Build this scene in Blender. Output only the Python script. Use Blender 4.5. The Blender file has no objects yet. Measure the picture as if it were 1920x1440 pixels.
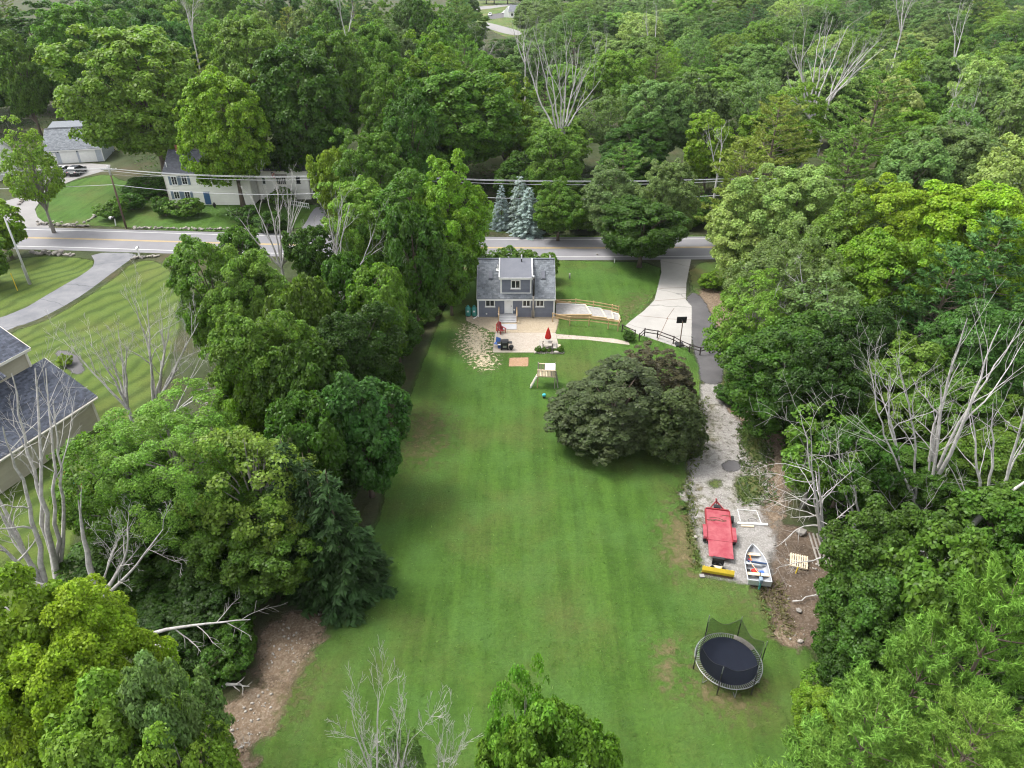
import bpy, bmesh, math, random
import numpy as np
from mathutils import Vector, Matrix
R = math.radians
scene = bpy.context.scene
col = scene.collection

# ------------------------------------------------------------------ camera, sky, sun, exposure
CAM_H = 38.0
PITCH = R(32.0)
FPX = 1333.0            # focal length in photograph pixels (1920 wide)
cam_data = bpy.data.cameras.new('camera')
cam_data.sensor_width = 36.0
cam_data.lens = 36.0 * FPX / 1920.0
cam_data.clip_start = 0.5
cam_data.clip_end = 4000.0
cam = bpy.data.objects.new('camera', cam_data)
cam.location = (0, 0, CAM_H)
cam.rotation_euler = (R(90) - PITCH, 0, 0)
col.objects.link(cam)
scene.camera = cam

SUN_EL, SUN_AZ = R(60), R(-70)        # azimuth measured from +Y towards +X
world = bpy.data.worlds.new('World'); scene.world = world; world.use_nodes = True
wn = world.node_tree; wn.nodes.clear()
w_out = wn.nodes.new('ShaderNodeOutputWorld'); w_bg = wn.nodes.new('ShaderNodeBackground')
w_sky = wn.nodes.new('ShaderNodeTexSky'); w_hs = wn.nodes.new('ShaderNodeHueSaturation')
w_sky.sky_type = 'NISHITA'; w_sky.sun_disc = False
w_sky.sun_elevation = SUN_EL; w_sky.sun_rotation = SUN_AZ
w_sky.dust_density = 3.0; w_sky.air_density = 1.0
w_hs.inputs['Saturation'].default_value = 0.18
wn.links.new(w_sky.outputs[0], w_hs.inputs['Color']); wn.links.new(w_hs.outputs[0], w_bg.inputs[0])
w_bg.inputs[1].default_value = 0.15
wn.links.new(w_bg.outputs[0], w_out.inputs[0])

sun_data = bpy.data.lights.new('sun', 'SUN')
sun_data.energy = 1.3; sun_data.angle = R(18); sun_data.color = (1.0, 0.96, 0.90)
sun = bpy.data.objects.new('sun', sun_data)
sdir = Vector((math.sin(SUN_AZ) * math.cos(SUN_EL), math.cos(SUN_AZ) * math.cos(SUN_EL), math.sin(SUN_EL)))
sun.rotation_euler = sdir.to_track_quat('Z', 'Y').to_euler()
sun.location = sdir * 200
col.objects.link(sun)

scene.view_settings.view_transform = 'Standard'
scene.view_settings.look = 'None'
scene.view_settings.exposure = 1.6
scene.view_settings.gamma = 1.0
scene.view_settings.use_curve_mapping = False
scene.render.engine = 'CYCLES'
cy = scene.cycles
cy.max_bounces = 4; cy.diffuse_bounces = 2; cy.glossy_bounces = 1; cy.transmission_bounces = 2; cy.adaptive_threshold = .018; cy.filter_width = 1.15
cy.transparent_max_bounces = 10; cy.use_denoising = True; cy.caustics_reflective = False; cy.caustics_refractive = False

# ------------------------------------------------------------------ geometry of the view
CT, ST = math.cos(PITCH), math.sin(PITCH)
def G(px, py, z=0.0):
    """point at height z seen at pixel (px, py) of the photograph"""
    xr = (px - 960) / FPX; yd = (py - 720) / FPX
    d = Vector((xr, CT - yd * ST, -ST - yd * CT))
    t = (z - CAM_H) / d.z
    return Vector((d.x * t, d.y * t, z))
def AT(px, py, Y):
    """point at distance Y seen at pixel (px, py)"""
    xr = (px - 960) / FPX; yd = (py - 720) / FPX
    t = Y / (CT - yd * ST)
    return Vector((xr * t, Y, CAM_H + (-ST - yd * CT) * t))
def zc(Y, z): return Y * CT + (CAM_H - z) * ST

# ------------------------------------------------------------------ mesh builder
class MB:
    def __init__(s): s.v = []; s.f = []
    def add(s, vs, fs):
        b = len(s.v); s.v += [tuple(v) for v in vs]; s.f += [tuple(i + b for i in f) for f in fs]; return s
    def box(s, c, d, rz=0.0, rx=0.0, ry=0.0):
        M = Matrix.Rotation(rz, 3, 'Z') @ Matrix.Rotation(ry, 3, 'Y') @ Matrix.Rotation(rx, 3, 'X')
        c = Vector(c); vs = []
        for x in (-.5, .5):
            for y in (-.5, .5):
                for z in (-.5, .5): vs.append(c + M @ Vector((x * d[0], y * d[1], z * d[2])))
        return s.add(vs, [(0,1,3,2),(4,6,7,5),(0,4,5,1),(2,3,7,6),(0,2,6,4),(1,5,7,3)])
    def b2(s, x0, x1, y0, y1, z0, z1):
        return s.box(((x0+x1)/2, (y0+y1)/2, (z0+z1)/2), (abs(x1-x0), abs(y1-y0), abs(z1-z0)))
    def bar(s, p, q, w, h=None, up=(0,0,1)):
        p = Vector(p); q = Vector(q); h = h or w; d = (q - p)
        if d.length < 1e-6: return s
        d.normalize(); u = Vector(up)
        if abs(d.dot(u)) > .98: u = Vector((1,0,0))
        a = d.cross(u).normalized() * w / 2; b = a.cross(d).normalized() * h / 2
        vs = [p-a-b, p+a-b, p+a+b, p-a+b, q-a-b, q+a-b, q+a+b, q-a+b]
        return s.add(vs, [(0,3,2,1),(4,5,6,7),(0,1,5,4),(1,2,6,5),(2,3,7,6),(3,0,4,7)])
    def tube(s, pts, rad, n=8, cap=True):
        pts = [Vector(p) for p in pts]
        if not hasattr(rad, '__len__'): rad = [rad] * len(pts)
        rings = []; b = len(s.v); ref = None
        for i, p in enumerate(pts):
            d = (pts[min(i+1, len(pts)-1)] - pts[max(i-1, 0)])
            if d.length < 1e-9: d = Vector((0,0,1))
            d.normalize()
            if ref is None:
                ref = Vector((1,0,0)) if abs(d.x) < .8 else Vector((0,1,0))
            a = (ref - d * ref.dot(d)).normalized(); ref = a; c = d.cross(a)
            for k in range(n):
                t = 2 * math.pi * k / n
                s.v.append(tuple(p + (a * math.cos(t) + c * math.sin(t)) * rad[i]))
        for i in range(len(pts) - 1):
            for k in range(n):
                k2 = (k + 1) % n
                s.f.append((b+i*n+k, b+i*n+k2, b+(i+1)*n+k2, b+(i+1)*n+k))
        if cap:
            s.f.append(tuple(b + k for k in reversed(range(n))))
            s.f.append(tuple(b + (len(pts)-1)*n + k for k in range(n)))
        return s
    def cyl(s, c, r, h, n=16, r2=None, axis='Z'):
        c = Vector(c); a = {'X': Vector((1,0,0)), 'Y': Vector((0,1,0)), 'Z': Vector((0,0,1))}[axis] * h / 2
        return s.tube([c - a, c + a], [r, r if r2 is None else r2], n)
    def prism(s, poly, z0, z1):
        n = len(poly); vs = [(x, y, z0) for x, y in poly] + [(x, y, z1) for x, y in poly]
        fs = [tuple(reversed(range(n))), tuple(range(n, 2*n))] + [(i, (i+1) % n, n+(i+1) % n, n+i) for i in range(n)]
        return s.add(vs, fs)
    def xprism(s, poly, x0, x1):
        """poly in (y, z), extruded along x"""
        n = len(poly); vs = [(x0, y, z) for y, z in poly] + [(x1, y, z) for y, z in poly]
        fs = [tuple(reversed(range(n))), tuple(range(n, 2*n))] + [(i, (i+1) % n, n+(i+1) % n, n+i) for i in range(n)]
        return s.add(vs, fs)
    def yprism(s, poly, y0, y1):
        """poly in (x, z), extruded along y"""
        n = len(poly); vs = [(x, y0, z) for x, z in poly] + [(x, y1, z) for x, z in poly]
        fs = [tuple(range(n)), tuple(reversed(range(n, 2*n)))] + [((i+1) % n, i, n+i, n+(i+1) % n) for i in range(n)]
        return s.add(vs, fs)
    def lathe(s, prof, c=(0,0,0), n=20):
        b = len(s.v); c = Vector(c)
        for r, z in prof:
            for k in range(n):
                t = 2*math.pi*k/n; s.v.append((c.x + r*math.cos(t), c.y + r*math.sin(t), c.z + z))
        for i in range(len(prof)-1):
            for k in range(n):
                k2 = (k+1) % n; s.f.append((b+i*n+k, b+i*n+k2, b+(i+1)*n+k2, b+(i+1)*n+k))
        s.f.append(tuple(b+k for k in reversed(range(n)))); s.f.append(tuple(b+(len(prof)-1)*n+k for k in range(n)))
        return s
    def mesh(s, name, m, smooth=False):
        me = bpy.data.meshes.new(name); me.from_pydata(s.v, [], s.f)
        if m: me.materials.append(m)
        bm = bmesh.new(); bm.from_mesh(me); bmesh.ops.recalc_face_normals(bm, faces=bm.faces); bm.to_mesh(me); bm.free()
        if smooth: me.polygons.foreach_set('use_smooth', [True] * len(me.polygons))
        return me
    def build(s, name, m, parent=None, smooth=False, bevel=0, loc=None):
        return mobj(name, s.mesh(name, m, smooth), parent, bevel, loc)
def mobj(name, me, parent=None, bevel=0, loc=None):
    o = bpy.data.objects.new(name, me); col.objects.link(o)
    if parent is not None: o.parent = parent
    if loc is not None: o.location = loc
    if bevel:
        b = o.modifiers.new('bevel', 'BEVEL'); b.width = bevel; b.segments = 2; b.limit_method = 'ANGLE'
    return o
def thing(name, label, cat, loc=(0,0,0), rz=0.0, group=None):
    o = bpy.data.objects.new(name, None); col.objects.link(o)
    o.empty_display_size = .3
    o.location = loc; o.rotation_euler = (0, 0, rz); o['label'] = label; o['category'] = cat
    if group: o['group'] = group
    return o
def tag(o, label, cat, group=None, kind=None):
    o['label'] = label; o['category'] = cat
    if group: o['group'] = group
    if kind: o['kind'] = kind
    return o
def fastmesh(name, V, F, m):
    """V (n,3) array, F (k,4) or (k,3) array"""
    me = bpy.data.meshes.new(name); n, k = F.shape
    me.vertices.add(len(V)); me.vertices.foreach_set('co', np.ascontiguousarray(V, dtype=np.float32).ravel())
    me.loops.add(n * k); me.loops.foreach_set('vertex_index', np.ascontiguousarray(F, dtype=np.int32).ravel())
    me.polygons.add(n); me.polygons.foreach_set('loop_start', np.arange(0, n*k, k, dtype=np.int32))
    me.polygons.foreach_set('loop_total', np.full(n, k, dtype=np.int32))
    me.update(calc_edges=True); me.materials.append(m)
    return me

# ------------------------------------------------------------------ materials
def nt(name):
    m = bpy.data.materials.new(name); m.use_nodes = True
    t = m.node_tree; t.nodes.clear()
    o = t.nodes.new('ShaderNodeOutputMaterial'); b = t.nodes.new('ShaderNodeBsdfPrincipled')
    t.links.new(b.outputs[0], o.inputs[0])
    return m, t, b, o
def node(t, kind, **kw):
    n = t.nodes.new(kind)
    for k, v in kw.items():
        if k in n.inputs.keys(): n.inputs[k].default_value = v
        else: setattr(n, k, v)
    return n
def mixc(t, fac, a, b, mode='MIX'):
    n = t.nodes.new('ShaderNodeMix'); n.data_type = 'RGBA'; n.blend_type = mode
    for s, v in ((0, fac), (6, a), (7, b)):
        if hasattr(v, 'links'): t.links.new(v, n.inputs[s])
        elif s == 0: n.inputs[0].default_value = v
        else: n.inputs[s].default_value = (*v, 1) if len(v) == 3 else v
    return n.outputs[2]
def math_(t, op, a, b=0.0, clamp=False):
    n = t.nodes.new('ShaderNodeMath'); n.operation = op; n.use_clamp = clamp
    for i, v in ((0, a), (1, b)):
        if hasattr(v, 'links'): t.links.new(v, n.inputs[i])
        else: n.inputs[i].default_value = v
    return n.outputs[0]
def noise(t, vec, scale, detail=4, rough=.6, dist=0.0):
    n = node(t, 'ShaderNodeTexNoise'); n.inputs['Scale'].default_value = scale
    n.inputs['Detail'].default_value = detail; n.inputs['Roughness'].default_value = rough; n.inputs['Distortion'].default_value = dist
    if vec is not None: t.links.new(vec, n.inputs['Vector'])
    return n.outputs['Fac']
def ramp(t, fac, lo, hi):
    n = node(t, 'ShaderNodeMapRange'); n.inputs[1].default_value = lo; n.inputs[2].default_value = hi
    t.links.new(fac, n.inputs[0]); return n.outputs[0]
def pos(t):
    return t.nodes.new('ShaderNodeNewGeometry').outputs['Position']
def scaled(t, vec, s):
    n = t.nodes.new('ShaderNodeMapping'); n.inputs['Scale'].default_value = s; t.links.new(vec, n.inputs['Vector']); return n.outputs[0]
def bump(t, b, h, strength, dist):
    n = t.nodes.new('ShaderNodeBump'); n.inputs['Strength'].default_value = strength; n.inputs['Distance'].default_value = dist
    t.links.new(h, n.inputs['Height']); t.links.new(n.outputs[0], b.inputs['Normal'])
def pm(name, c, c2=None, scale=3.0, rough=.6, metal=0.0, island=0.0, bmp=0.0, bscale=30.0, stretch=(1,1,1), spec=.4):
    """painted / weathered material: two tones broken up by noise, optional tone per island, fine relief"""
    m, t, b, o = nt(name)
    tc = t.nodes.new('ShaderNodeTexCoord').outputs['Object']; v = scaled(t, tc, stretch)
    c2 = c2 or tuple(x * .8 for x in c)
    cl = mixc(t, ramp(t, noise(t, v, scale, 5, .65), .32, .68), c2, c)
    if island:
        g = t.nodes.new('ShaderNodeNewGeometry').outputs['Random Per Island']
        k = math_(t, 'ADD', math_(t, 'MULTIPLY', g, 2 * island), 1 - island)
        vm = t.nodes.new('ShaderNodeVectorMath'); vm.operation = 'SCALE'; t.links.new(cl, vm.inputs[0]); t.links.new(k, vm.inputs['Scale']); cl = vm.outputs[0]
    t.links.new(cl, b.inputs['Base Color'])
    b.inputs['Roughness'].default_value = rough; b.inputs['Metallic'].default_value = metal
    b.inputs['Specular IOR Level'].default_value = spec
    if bmp: bump(t, b, noise(t, v, bscale, 3), bmp, .02)
    return m

def leaf_material(name, trans=.45, var=.42, spec=.20):
    m, t, b, o = nt(name)
    oi = t.nodes.new('ShaderNodeObjectInfo'); g = t.nodes.new('ShaderNodeNewGeometry').outputs['Random Per Island']
    tc = t.nodes.new('ShaderNodeTexCoord').outputs['Object']
    clump = noise(t, tc, .55, 2, .5)
    k = math_(t, 'ADD', math_(t, 'MULTIPLY', g, 2 * var), 1 - var)
    k = math_(t, 'MULTIPLY', k, math_(t, 'ADD', math_(t, 'MULTIPLY', clump, .7), .65))
    hs = t.nodes.new('ShaderNodeHueSaturation')
    t.links.new(oi.outputs['Color'], hs.inputs['Color'])
    t.links.new(math_(t, 'ADD', math_(t, 'MULTIPLY', clump, .05), .475), hs.inputs['Hue'])
    t.links.new(k, hs.inputs['Value'])
    t.links.new(hs.outputs[0], b.inputs['Base Color'])
    b.inputs['Roughness'].default_value = .42; b.inputs['Specular IOR Level'].default_value = spec
    tr = t.nodes.new('ShaderNodeBsdfTranslucent'); t.links.new(mixc(t, 1.0, hs.outputs[0], (1.25, 1.3, .7), 'MULTIPLY'), tr.inputs[0])
    mx = t.nodes.new('ShaderNodeMixShader'); mx.inputs[0].default_value = trans
    t.links.new(b.outputs[0], mx.inputs[1]); t.links.new(tr.outputs[0], mx.inputs[2]); t.links.new(mx.outputs[0], o.inputs[0])
    return m
M = {}
M['leaf'] = leaf_material('leaf')
M['needle'] = leaf_material('needle', .3, .34, .08)
M['bark'] = pm('bark', (.16,.125,.095), (.085,.065,.05), 4, .9, bmp=.6, bscale=12, stretch=(1,1,.25))
M['bark_pale'] = pm('bark_pale', (.30,.28,.25), (.17,.155,.135), 3, .9, bmp=.5, bscale=12, stretch=(1,1,.3))
M['deadwood'] = pm('deadwood', (.52,.50,.475), (.27,.255,.24), 3.2, .85, bmp=.5, bscale=14)
M['white'] = pm('white_paint', (.78,.78,.76), (.70,.70,.68), 2, .5)
M['offwhite'] = pm('offwhite_paint', (.72,.69,.62), (.64,.61,.54), .8, .6)
M['grey_siding'] = pm('grey_blue_siding', (.165,.18,.225), (.14,.155,.195), 1.2, .55, island=.07)
M['pale_siding'] = pm('pale_grey_siding', (.42,.45,.50), (.36,.39,.44), 1, .6, island=.05)
M['cream_siding'] = pm('cream_siding', (.84,.82,.76), (.77,.75,.69), .7, .6, island=.03)
M['tan_siding'] = pm('tan_siding', (.42,.39,.30), (.36,.33,.25), .8, .6, island=.04)
M['shingle_grey'] = pm('grey_shingles', (.17,.185,.20), (.115,.125,.14), 6, .9, island=.28)
M['shingle_dark'] = pm('dark_shingles', (.075,.08,.095), (.05,.054,.066), 5, .9, island=.2)
M['shingle_blue'] = pm('slate_blue_shingles', (.078,.088,.115), (.048,.055,.075), 5, .9, island=.42)
M['membrane'] = pm('dormer_roof', (.125,.13,.15), (.105,.11,.13), 1, .8)
M['glass'] = pm('window_glass', (.03,.035,.04), (.02,.022,.025), 1, .08, spec=.6)
M['blue_paint'] = pm('blue_paint', (.05,.12,.26), (.04,.10,.22), 2, .5)
M['shutter'] = pm('shutter_blue_grey', (.20,.26,.33), (.16,.21,.27), 2, .6)
M['brick'] = pm('brick', (.30,.11,.07), (.22,.085,.06), 6, .9, island=.2)
M['timber'] = pm('new_timber', (.52,.37,.20), (.40,.27,.14), 3, .75, island=.12, stretch=(1,1,1))
M['timber_grey'] = pm('weathered_timber', (.36,.33,.29), (.25,.225,.195), 3, .85, island=.15)
M['timber_pale'] = pm('pale_timber', (.60,.50,.36), (.50,.40,.28), 3, .8, island=.1)
M['timber_dark'] = pm('dark_timber', (.055,.04,.035), (.035,.027,.025), 3, .8, island=.1)
M['composite'] = pm('grey_deck_board', (.38,.38,.39), (.31,.31,.32), 2, .7, island=.06)
M['stepwhite'] = pm('white_riser', (.72,.72,.70), (.62,.62,.60), 2, .6)
M['red'] = pm('red_paint', (.25,.018,.024), (.19,.014,.018), 2, .5)
M['red_deck'] = pm('faded_red_deck', (.235,.024,.040), (.32,.085,.095), 1.7, .6, bmp=.2)
M['redcloth'] = pm('red_cloth', (.60,.03,.02), (.48,.02,.015), 3, .8)
M['yellow'] = pm('yellow_paint', (.55,.40,.025), (.45,.32,.025), 2, .5)
M['rust'] = pm('rusty_steel', (.16,.09,.06), (.09,.055,.04), 5, .8)
M['black'] = pm('black_metal', (.02,.02,.022), (.012,.012,.013), 3, .5)
M['rubber'] = pm('rubber', (.018,.018,.018), (.012,.012,.012), 3, .85)
M['steel'] = pm('galvanised_steel', (.36,.37,.38), (.27,.28,.29), 4, .4, metal=.7)
M['alu'] = pm('boat_aluminium', (.56,.58,.60), (.46,.48,.50), 2, .45, metal=.35)
M['alu_in'] = pm('boat_inside', (.30,.31,.33), (.24,.25,.26), 2, .6)
M['teal'] = pm('teal_plastic', (.06,.27,.23), (.045,.22,.19), 2, .45)
M['cyan'] = pm('cyan_plastic', (.05,.40,.45), (.04,.33,.38), 2, .45)
M['blue'] = pm('blue_plastic', (.05,.13,.38), (.04,.10,.30), 2, .5)
M['navy'] = pm('navy_cloth', (.03,.06,.14), (.02,.045,.11), 3, .8)
M['orange'] = pm('orange_plastic', (.75,.22,.03), (.62,.18,.03), 2, .5)
M['mat'] = pm('jumping_mat', (.012,.015,.024), (.010,.012,.019), 2, .9, spec=.08)
M['stone'] = pm('field_stone', (.27,.25,.225), (.15,.14,.125), 2.2, .9, bmp=.5, bscale=10)
M['stone_light'] = pm('pale_stone', (.36,.33,.29), (.23,.21,.185), 2.2, .9, bmp=.4, bscale=10)
M['carwhite'] = pm('white_car_paint', (.72,.73,.74), (.68,.69,.70), 1, .25, spec=.6)
M['cargrey'] = pm('dark_grey_car_paint', (.045,.052,.062), (.04,.046,.055), 1, .22, spec=.7)
M['taillight'] = pm('tail_light', (.45,.02,.02), (.35,.02,.02), 3, .3)
M['concrete_block'] = pm('concrete_block', (.30,.29,.275), (.21,.20,.19), 2.5, .9, island=.10, bmp=.3)
M['pole_wood'] = pm('pole_wood', (.15,.10,.075), (.09,.06,.05), 3, .9, stretch=(1,1,.15))
M['pole_grey'] = pm('pale_pole', (.50,.50,.49), (.38,.38,.37), 3, .8, stretch=(1,1,.15))
M['wire'] = pm('power_wire', (.42,.43,.44), (.32,.33,.34), 3, .6)
def net_mat():
    m, t, b, o = nt('safety_net'); b.inputs['Base Color'].default_value = (.012,.014,.014,1); b.inputs['Roughness'].default_value = .9; b.inputs['Specular IOR Level'].default_value = .05
    tr = t.nodes.new('ShaderNodeBsdfTransparent'); mx = t.nodes.new('ShaderNodeMixShader'); mx.inputs[0].default_value = .50
    t.links.new(tr.outputs[0], mx.inputs[1]); t.links.new(b.outputs[0], mx.inputs[2]); t.links.new(mx.outputs[0], o.inputs[0]); return m
M['net'] = net_mat()

# ------------------------------------------------------------------ ground sheets
def chaikin(P, k):
    for _ in range(k):
        Q = []
        for i in range(len(P)):
            a, b = P[i], P[(i+1) % len(P)]
            Q += [(a[0]*.75+b[0]*.25, a[1]*.75+b[1]*.25), (a[0]*.25+b[0]*.75, a[1]*.25+b[1]*.75)]
        P = Q
    return P
def sdist(X, Y, P):
    """signed distance to polygon, positive inside"""
    d = np.full(X.shape, 1e9); ins = np.zeros(X.shape, bool); n = len(P)
    for i in range(n):
        x0, y0 = P[i]; x1, y1 = P[(i+1) % n]
        ex, ey = x1-x0, y1-y0; L = ex*ex + ey*ey + 1e-12
        t = np.clip(((X-x0)*ex + (Y-y0)*ey) / L, 0, 1)
        d = np.minimum(d, np.hypot(X-x0-t*ex, Y-y0-t*ey))
        c = ((y0 > Y) != (y1 > Y))
        with np.errstate(divide='ignore', invalid='ignore'):
            xi = (x1-x0) * (Y-y0) / (y1-y0 + 1e-12) + x0
        ins ^= (c & (X < xi))
    return np.where(ins, d, -d)
def px_poly(P): return [(G(*p).x, G(*p).y) for p in P]
def patch(name, P, m, z, cell=.4, margin=1.2, smooth=1):
    P = chaikin(P, smooth) if smooth else P
    xs = [p[0] for p in P]; ys = [p[1] for p in P]
    gx = np.arange(min(xs)-margin, max(xs)+margin+cell, cell); gy = np.arange(min(ys)-margin, max(ys)+margin+cell, cell)
    X, Y = np.meshgrid(gx, gy); D = sdist(X, Y, P)
    nx = len(gx); idx = np.arange(X.size).reshape(X.shape)
    q = np.stack([idx[:-1,:-1], idx[:-1,1:], idx[1:,1:], idx[1:,:-1]], -1).reshape(-1, 4)
    keep = D.ravel()[q].max(1) > -margin
    q = q[keep]; used, inv = np.unique(q, return_inverse=True)
    V = np.stack([X.ravel()[used], Y.ravel()[used], np.full(len(used), z)], 1)
    me = fastmesh(name, V, inv.reshape(-1, 4), m)
    a = me.attributes.new('edge', 'FLOAT', 'POINT'); a.data.foreach_set('value', D.ravel()[used].astype(np.float32))
    o = mobj(name, me); o['kind'] = 'structure'
    return o
def edge_alpha(t, out, shader, amp, scale, soft, spots=None, top=1.0):
    p = pos(t); at = t.nodes.new('ShaderNodeAttribute'); at.attribute_name = 'edge'
    n1 = math_(t, 'SUBTRACT', noise(t, p, scale, 6, .68), .5)
    f = math_(t, 'ADD', at.outputs['Fac'], math_(t, 'MULTIPLY', n1, amp * 4))
    if spots is not None: f = math_(t, 'ADD', f, spots)
    f = ramp(t, f, -soft, soft)
    if top < 1: f = math_(t, 'MULTIPLY', f, top)
    tr = t.nodes.new('ShaderNodeBsdfTransparent'); mx = t.nodes.new('ShaderNodeMixShader')
    t.links.new(f, mx.inputs[0]); t.links.new(tr.outputs[0], mx.inputs[1]); t.links.new(shader, mx.inputs[2]); t.links.new(mx.outputs[0], out.inputs[0])
def grass_mat(name, a, b_, dry, dryness=.5, stripes=None, amp=.25, edge=True, mow=0.35):
    m, t, b, o = nt(name); p = pos(t)
    big = noise(t, p, .09, 4, .6); mid = noise(t, p, .5, 5, .65); fine = noise(t, p, 7.0, 4, .75)
    streak = noise(t, scaled(t, p, (1.1, .07, 1)), 1.0, 3, .6)
    c = mixc(t, ramp(t, mid, .3, .7), a, b_)
    c = mixc(t, math_(t, 'MULTIPLY', ramp(t, streak, .38, .62), mow), c, tuple(x*1.5 for x in b_))
    c = mixc(t, math_(t, 'MULTIPLY', ramp(t, math_(t, 'ADD', big, math_(t, 'MULTIPLY', math_(t, 'SUBTRACT', fine, .5), .35)), .46, .66), dryness), c, dry)
    blot = noise(t, p, 1.6, 4, .7); clov = noise(t, p, .22, 5, .7)
    c = mixc(t, math_(t, 'MULTIPLY', ramp(t, blot, .50, .70), .35), c, tuple(x*.62 for x in a))
    c = mixc(t, math_(t, 'MULTIPLY', ramp(t, clov, .45, .62), .6), c, (b_[0]*1.35, b_[1]*1.35, b_[2]*2.0))
    c = mixc(t, math_(t, 'MULTIPLY', ramp(t, noise(t, p, 3.5, 3, .8), .66, .8), .2), c, dry)
    if stripes:
        d, per = stripes
        dp = t.nodes.new('ShaderNodeVectorMath'); dp.operation = 'DOT_PRODUCT'; t.links.new(p, dp.inputs[0]); dp.inputs[1].default_value = (d[0], d[1], 0)
        w = math_(t, 'ADD', dp.outputs['Value'], math_(t, 'MULTIPLY', noise(t, p, .06, 3), 9.0))
        s = math_(t, 'SINE', math_(t, 'MULTIPLY', w, 2*math.pi/per))
        s = math_(t, 'ADD', s, math_(t, 'MULTIPLY', math_(t, 'SUBTRACT', fine, .5), 1.6))
        c = mixc(t, math_(t, 'MULTIPLY', ramp(t, s, -.7, .9), .38), c, tuple(x*y for x, y in zip(b_, (1.85, 1.55, 1.6))))
        c = mixc(t, math_(t, 'MULTIPLY', ramp(t, s, -.40, -1.0), .40), c, tuple(x*.45 for x in a))
    grain = noise(t, p, 4.2, 5, .85)
    c = mixc(t, ramp(t, grain, .28, .72), mixc(t, .36, c, (0,0,0)), mixc(t, 1.0, c, (1.25,1.25,1.2), 'MULTIPLY'))
    t.links.new(c, b.inputs['Base Color']); b.inputs['Roughness'].default_value = .9; b.inputs['Specular IOR Level'].default_value = .15
    bump(t, b, noise(t, p, 9, 5, .8), .9, .10)
    if edge: edge_alpha(t, o, b.outputs[0], amp, .8, .25)
    return m
def dirt_mat(name, a, b_, c_, amp=.3, scale=.9, soft=.2, pebbles=.5, spots=0.0, rough_scale=3.0, psize=9.0, top=1.0, sscale=1.3):
    m, t, b, o = nt(name); p = pos(t)
    c = mixc(t, ramp(t, noise(t, p, .7, 5, .65), .3, .7), a, b_)
    vo = t.nodes.new('ShaderNodeTexVoronoi'); vo.inputs['Scale'].default_value = psize; t.links.new(p, vo.inputs['Vector'])
    wn_ = t.nodes.new('ShaderNodeTexWhiteNoise'); t.links.new(vo.outputs['Position'], wn_.inputs['Vector'])
    c = mixc(t, math_(t, 'MULTIPLY', ramp(t, wn_.outputs['Value'], .45, .95), pebbles), c, c_)
    c = mixc(t, math_(t, 'MULTIPLY', ramp(t, noise(t, p, rough_scale, 5, .75), .48, .75), .55), c, tuple(x*.55 for x in a))
    t.links.new(c, b.inputs['Base Color']); b.inputs['Roughness'].default_value = .95; b.inputs['Specular IOR Level'].default_value = .15
    bump(t, b, noise(t, p, 8, 5, .75), .8, .08)
    sp = math_(t, 'MULTIPLY', math_(t, 'SUBTRACT', ramp(t, noise(t, p, sscale, 6, .75), .42, .60), .85), spots) if spots else None
    edge_alpha(t, o, b.outputs[0], amp, scale, soft, sp, top)
    return m
def paving_mat(name, a, b_, crack=0.0, amp=.03, soft=.03, tracks=None):
    m, t, b, o = nt(name); p = pos(t)
    c = mixc(t, ramp(t, noise(t, p, .35, 5, .65), .3, .7), a, b_)
    c = mixc(t, math_(t, 'MULTIPLY', ramp(t, noise(t, p, 14, 3, .8), .35, .8), .35), c, tuple(x*.6 for x in a))
    if crack:
        vo = t.nodes.new('ShaderNodeTexVoronoi'); vo.feature = 'DISTANCE_TO_EDGE'; vo.inputs['Scale'].default_value = .13
        mp = t.nodes.new('ShaderNodeVectorMath'); mp.operation = 'ADD'
        nn = node(t, 'ShaderNodeTexNoise'); nn.inputs['Scale'].default_value = .6; t.links.new(p, nn.inputs['Vector'])
        t.links.new(p, mp.inputs[0]); t.links.new(nn.outputs['Color'], mp.inputs[1]); t.links.new(mp.outputs[0], vo.inputs['Vector'])
        c = mixc(t, math_(t, 'MULTIPLY', ramp(t, vo.outputs['Distance'], .010, .004), crack), c, tuple(x*.35 for x in a))
    t.links.new(c, b.inputs['Base Color']); b.inputs['Roughness'].default_value = .85; b.inputs['Specular IOR Level'].default_value = .25
    bump(t, b, noise(t, p, 25, 3, .7), .3, .02)
    edge_alpha(t, o, b.outputs[0], amp, 1.2, soft)
    return m
M['forest_floor'] = grass_mat('forest_floor', (.022,.032,.012), (.045,.058,.02), (.085,.065,.04), .8, edge=False)
M['lawn'] = grass_mat('lawn_grass', (.032,.073,.010), (.049,.101,.0145), (.105,.106,.036), .55, amp=.22, mow=.6)
M['grass_ragged'] = grass_mat('ragged_grass', (.04,.08,.014), (.065,.11,.022), (.14,.11,.055), .9, amp=.55)
M['lawn_rough'] = grass_mat('rough_grass', (.04,.08,.014), (.07,.115,.022), (.17,.13,.065), .9, amp=.3)
sa, sb = G(300, 545), G(90, 640)
sd_ = (sb - sa); sd_.z = 0; sd_.normalize()
M['lawn_striped'] = grass_mat('mown_striped_grass', (.056,.092,.016), (.066,.104,.019), (.12,.115,.042), .5, stripes=((-sd_.y, sd_.x), 2.2), amp=.15, mow=.1)
M['dirt'] = dirt_mat('bare_dirt', (.115,.083,.055), (.17,.123,.083), (.31,.255,.195), amp=.85, soft=.4)
M['dirt_dark'] = dirt_mat('dark_dirt', (.062,.045,.032), (.115,.083,.058), (.22,.185,.15), amp=.5, pebbles=.35)
M['dry_grass'] = dirt_mat('thin_dry_grass', (.15,.125,.06), (.10,.115,.04), (.21,.17,.09), amp=.9, soft=1.8, spots=3.0, pebbles=.3, top=.78, sscale=1.8)
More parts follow.
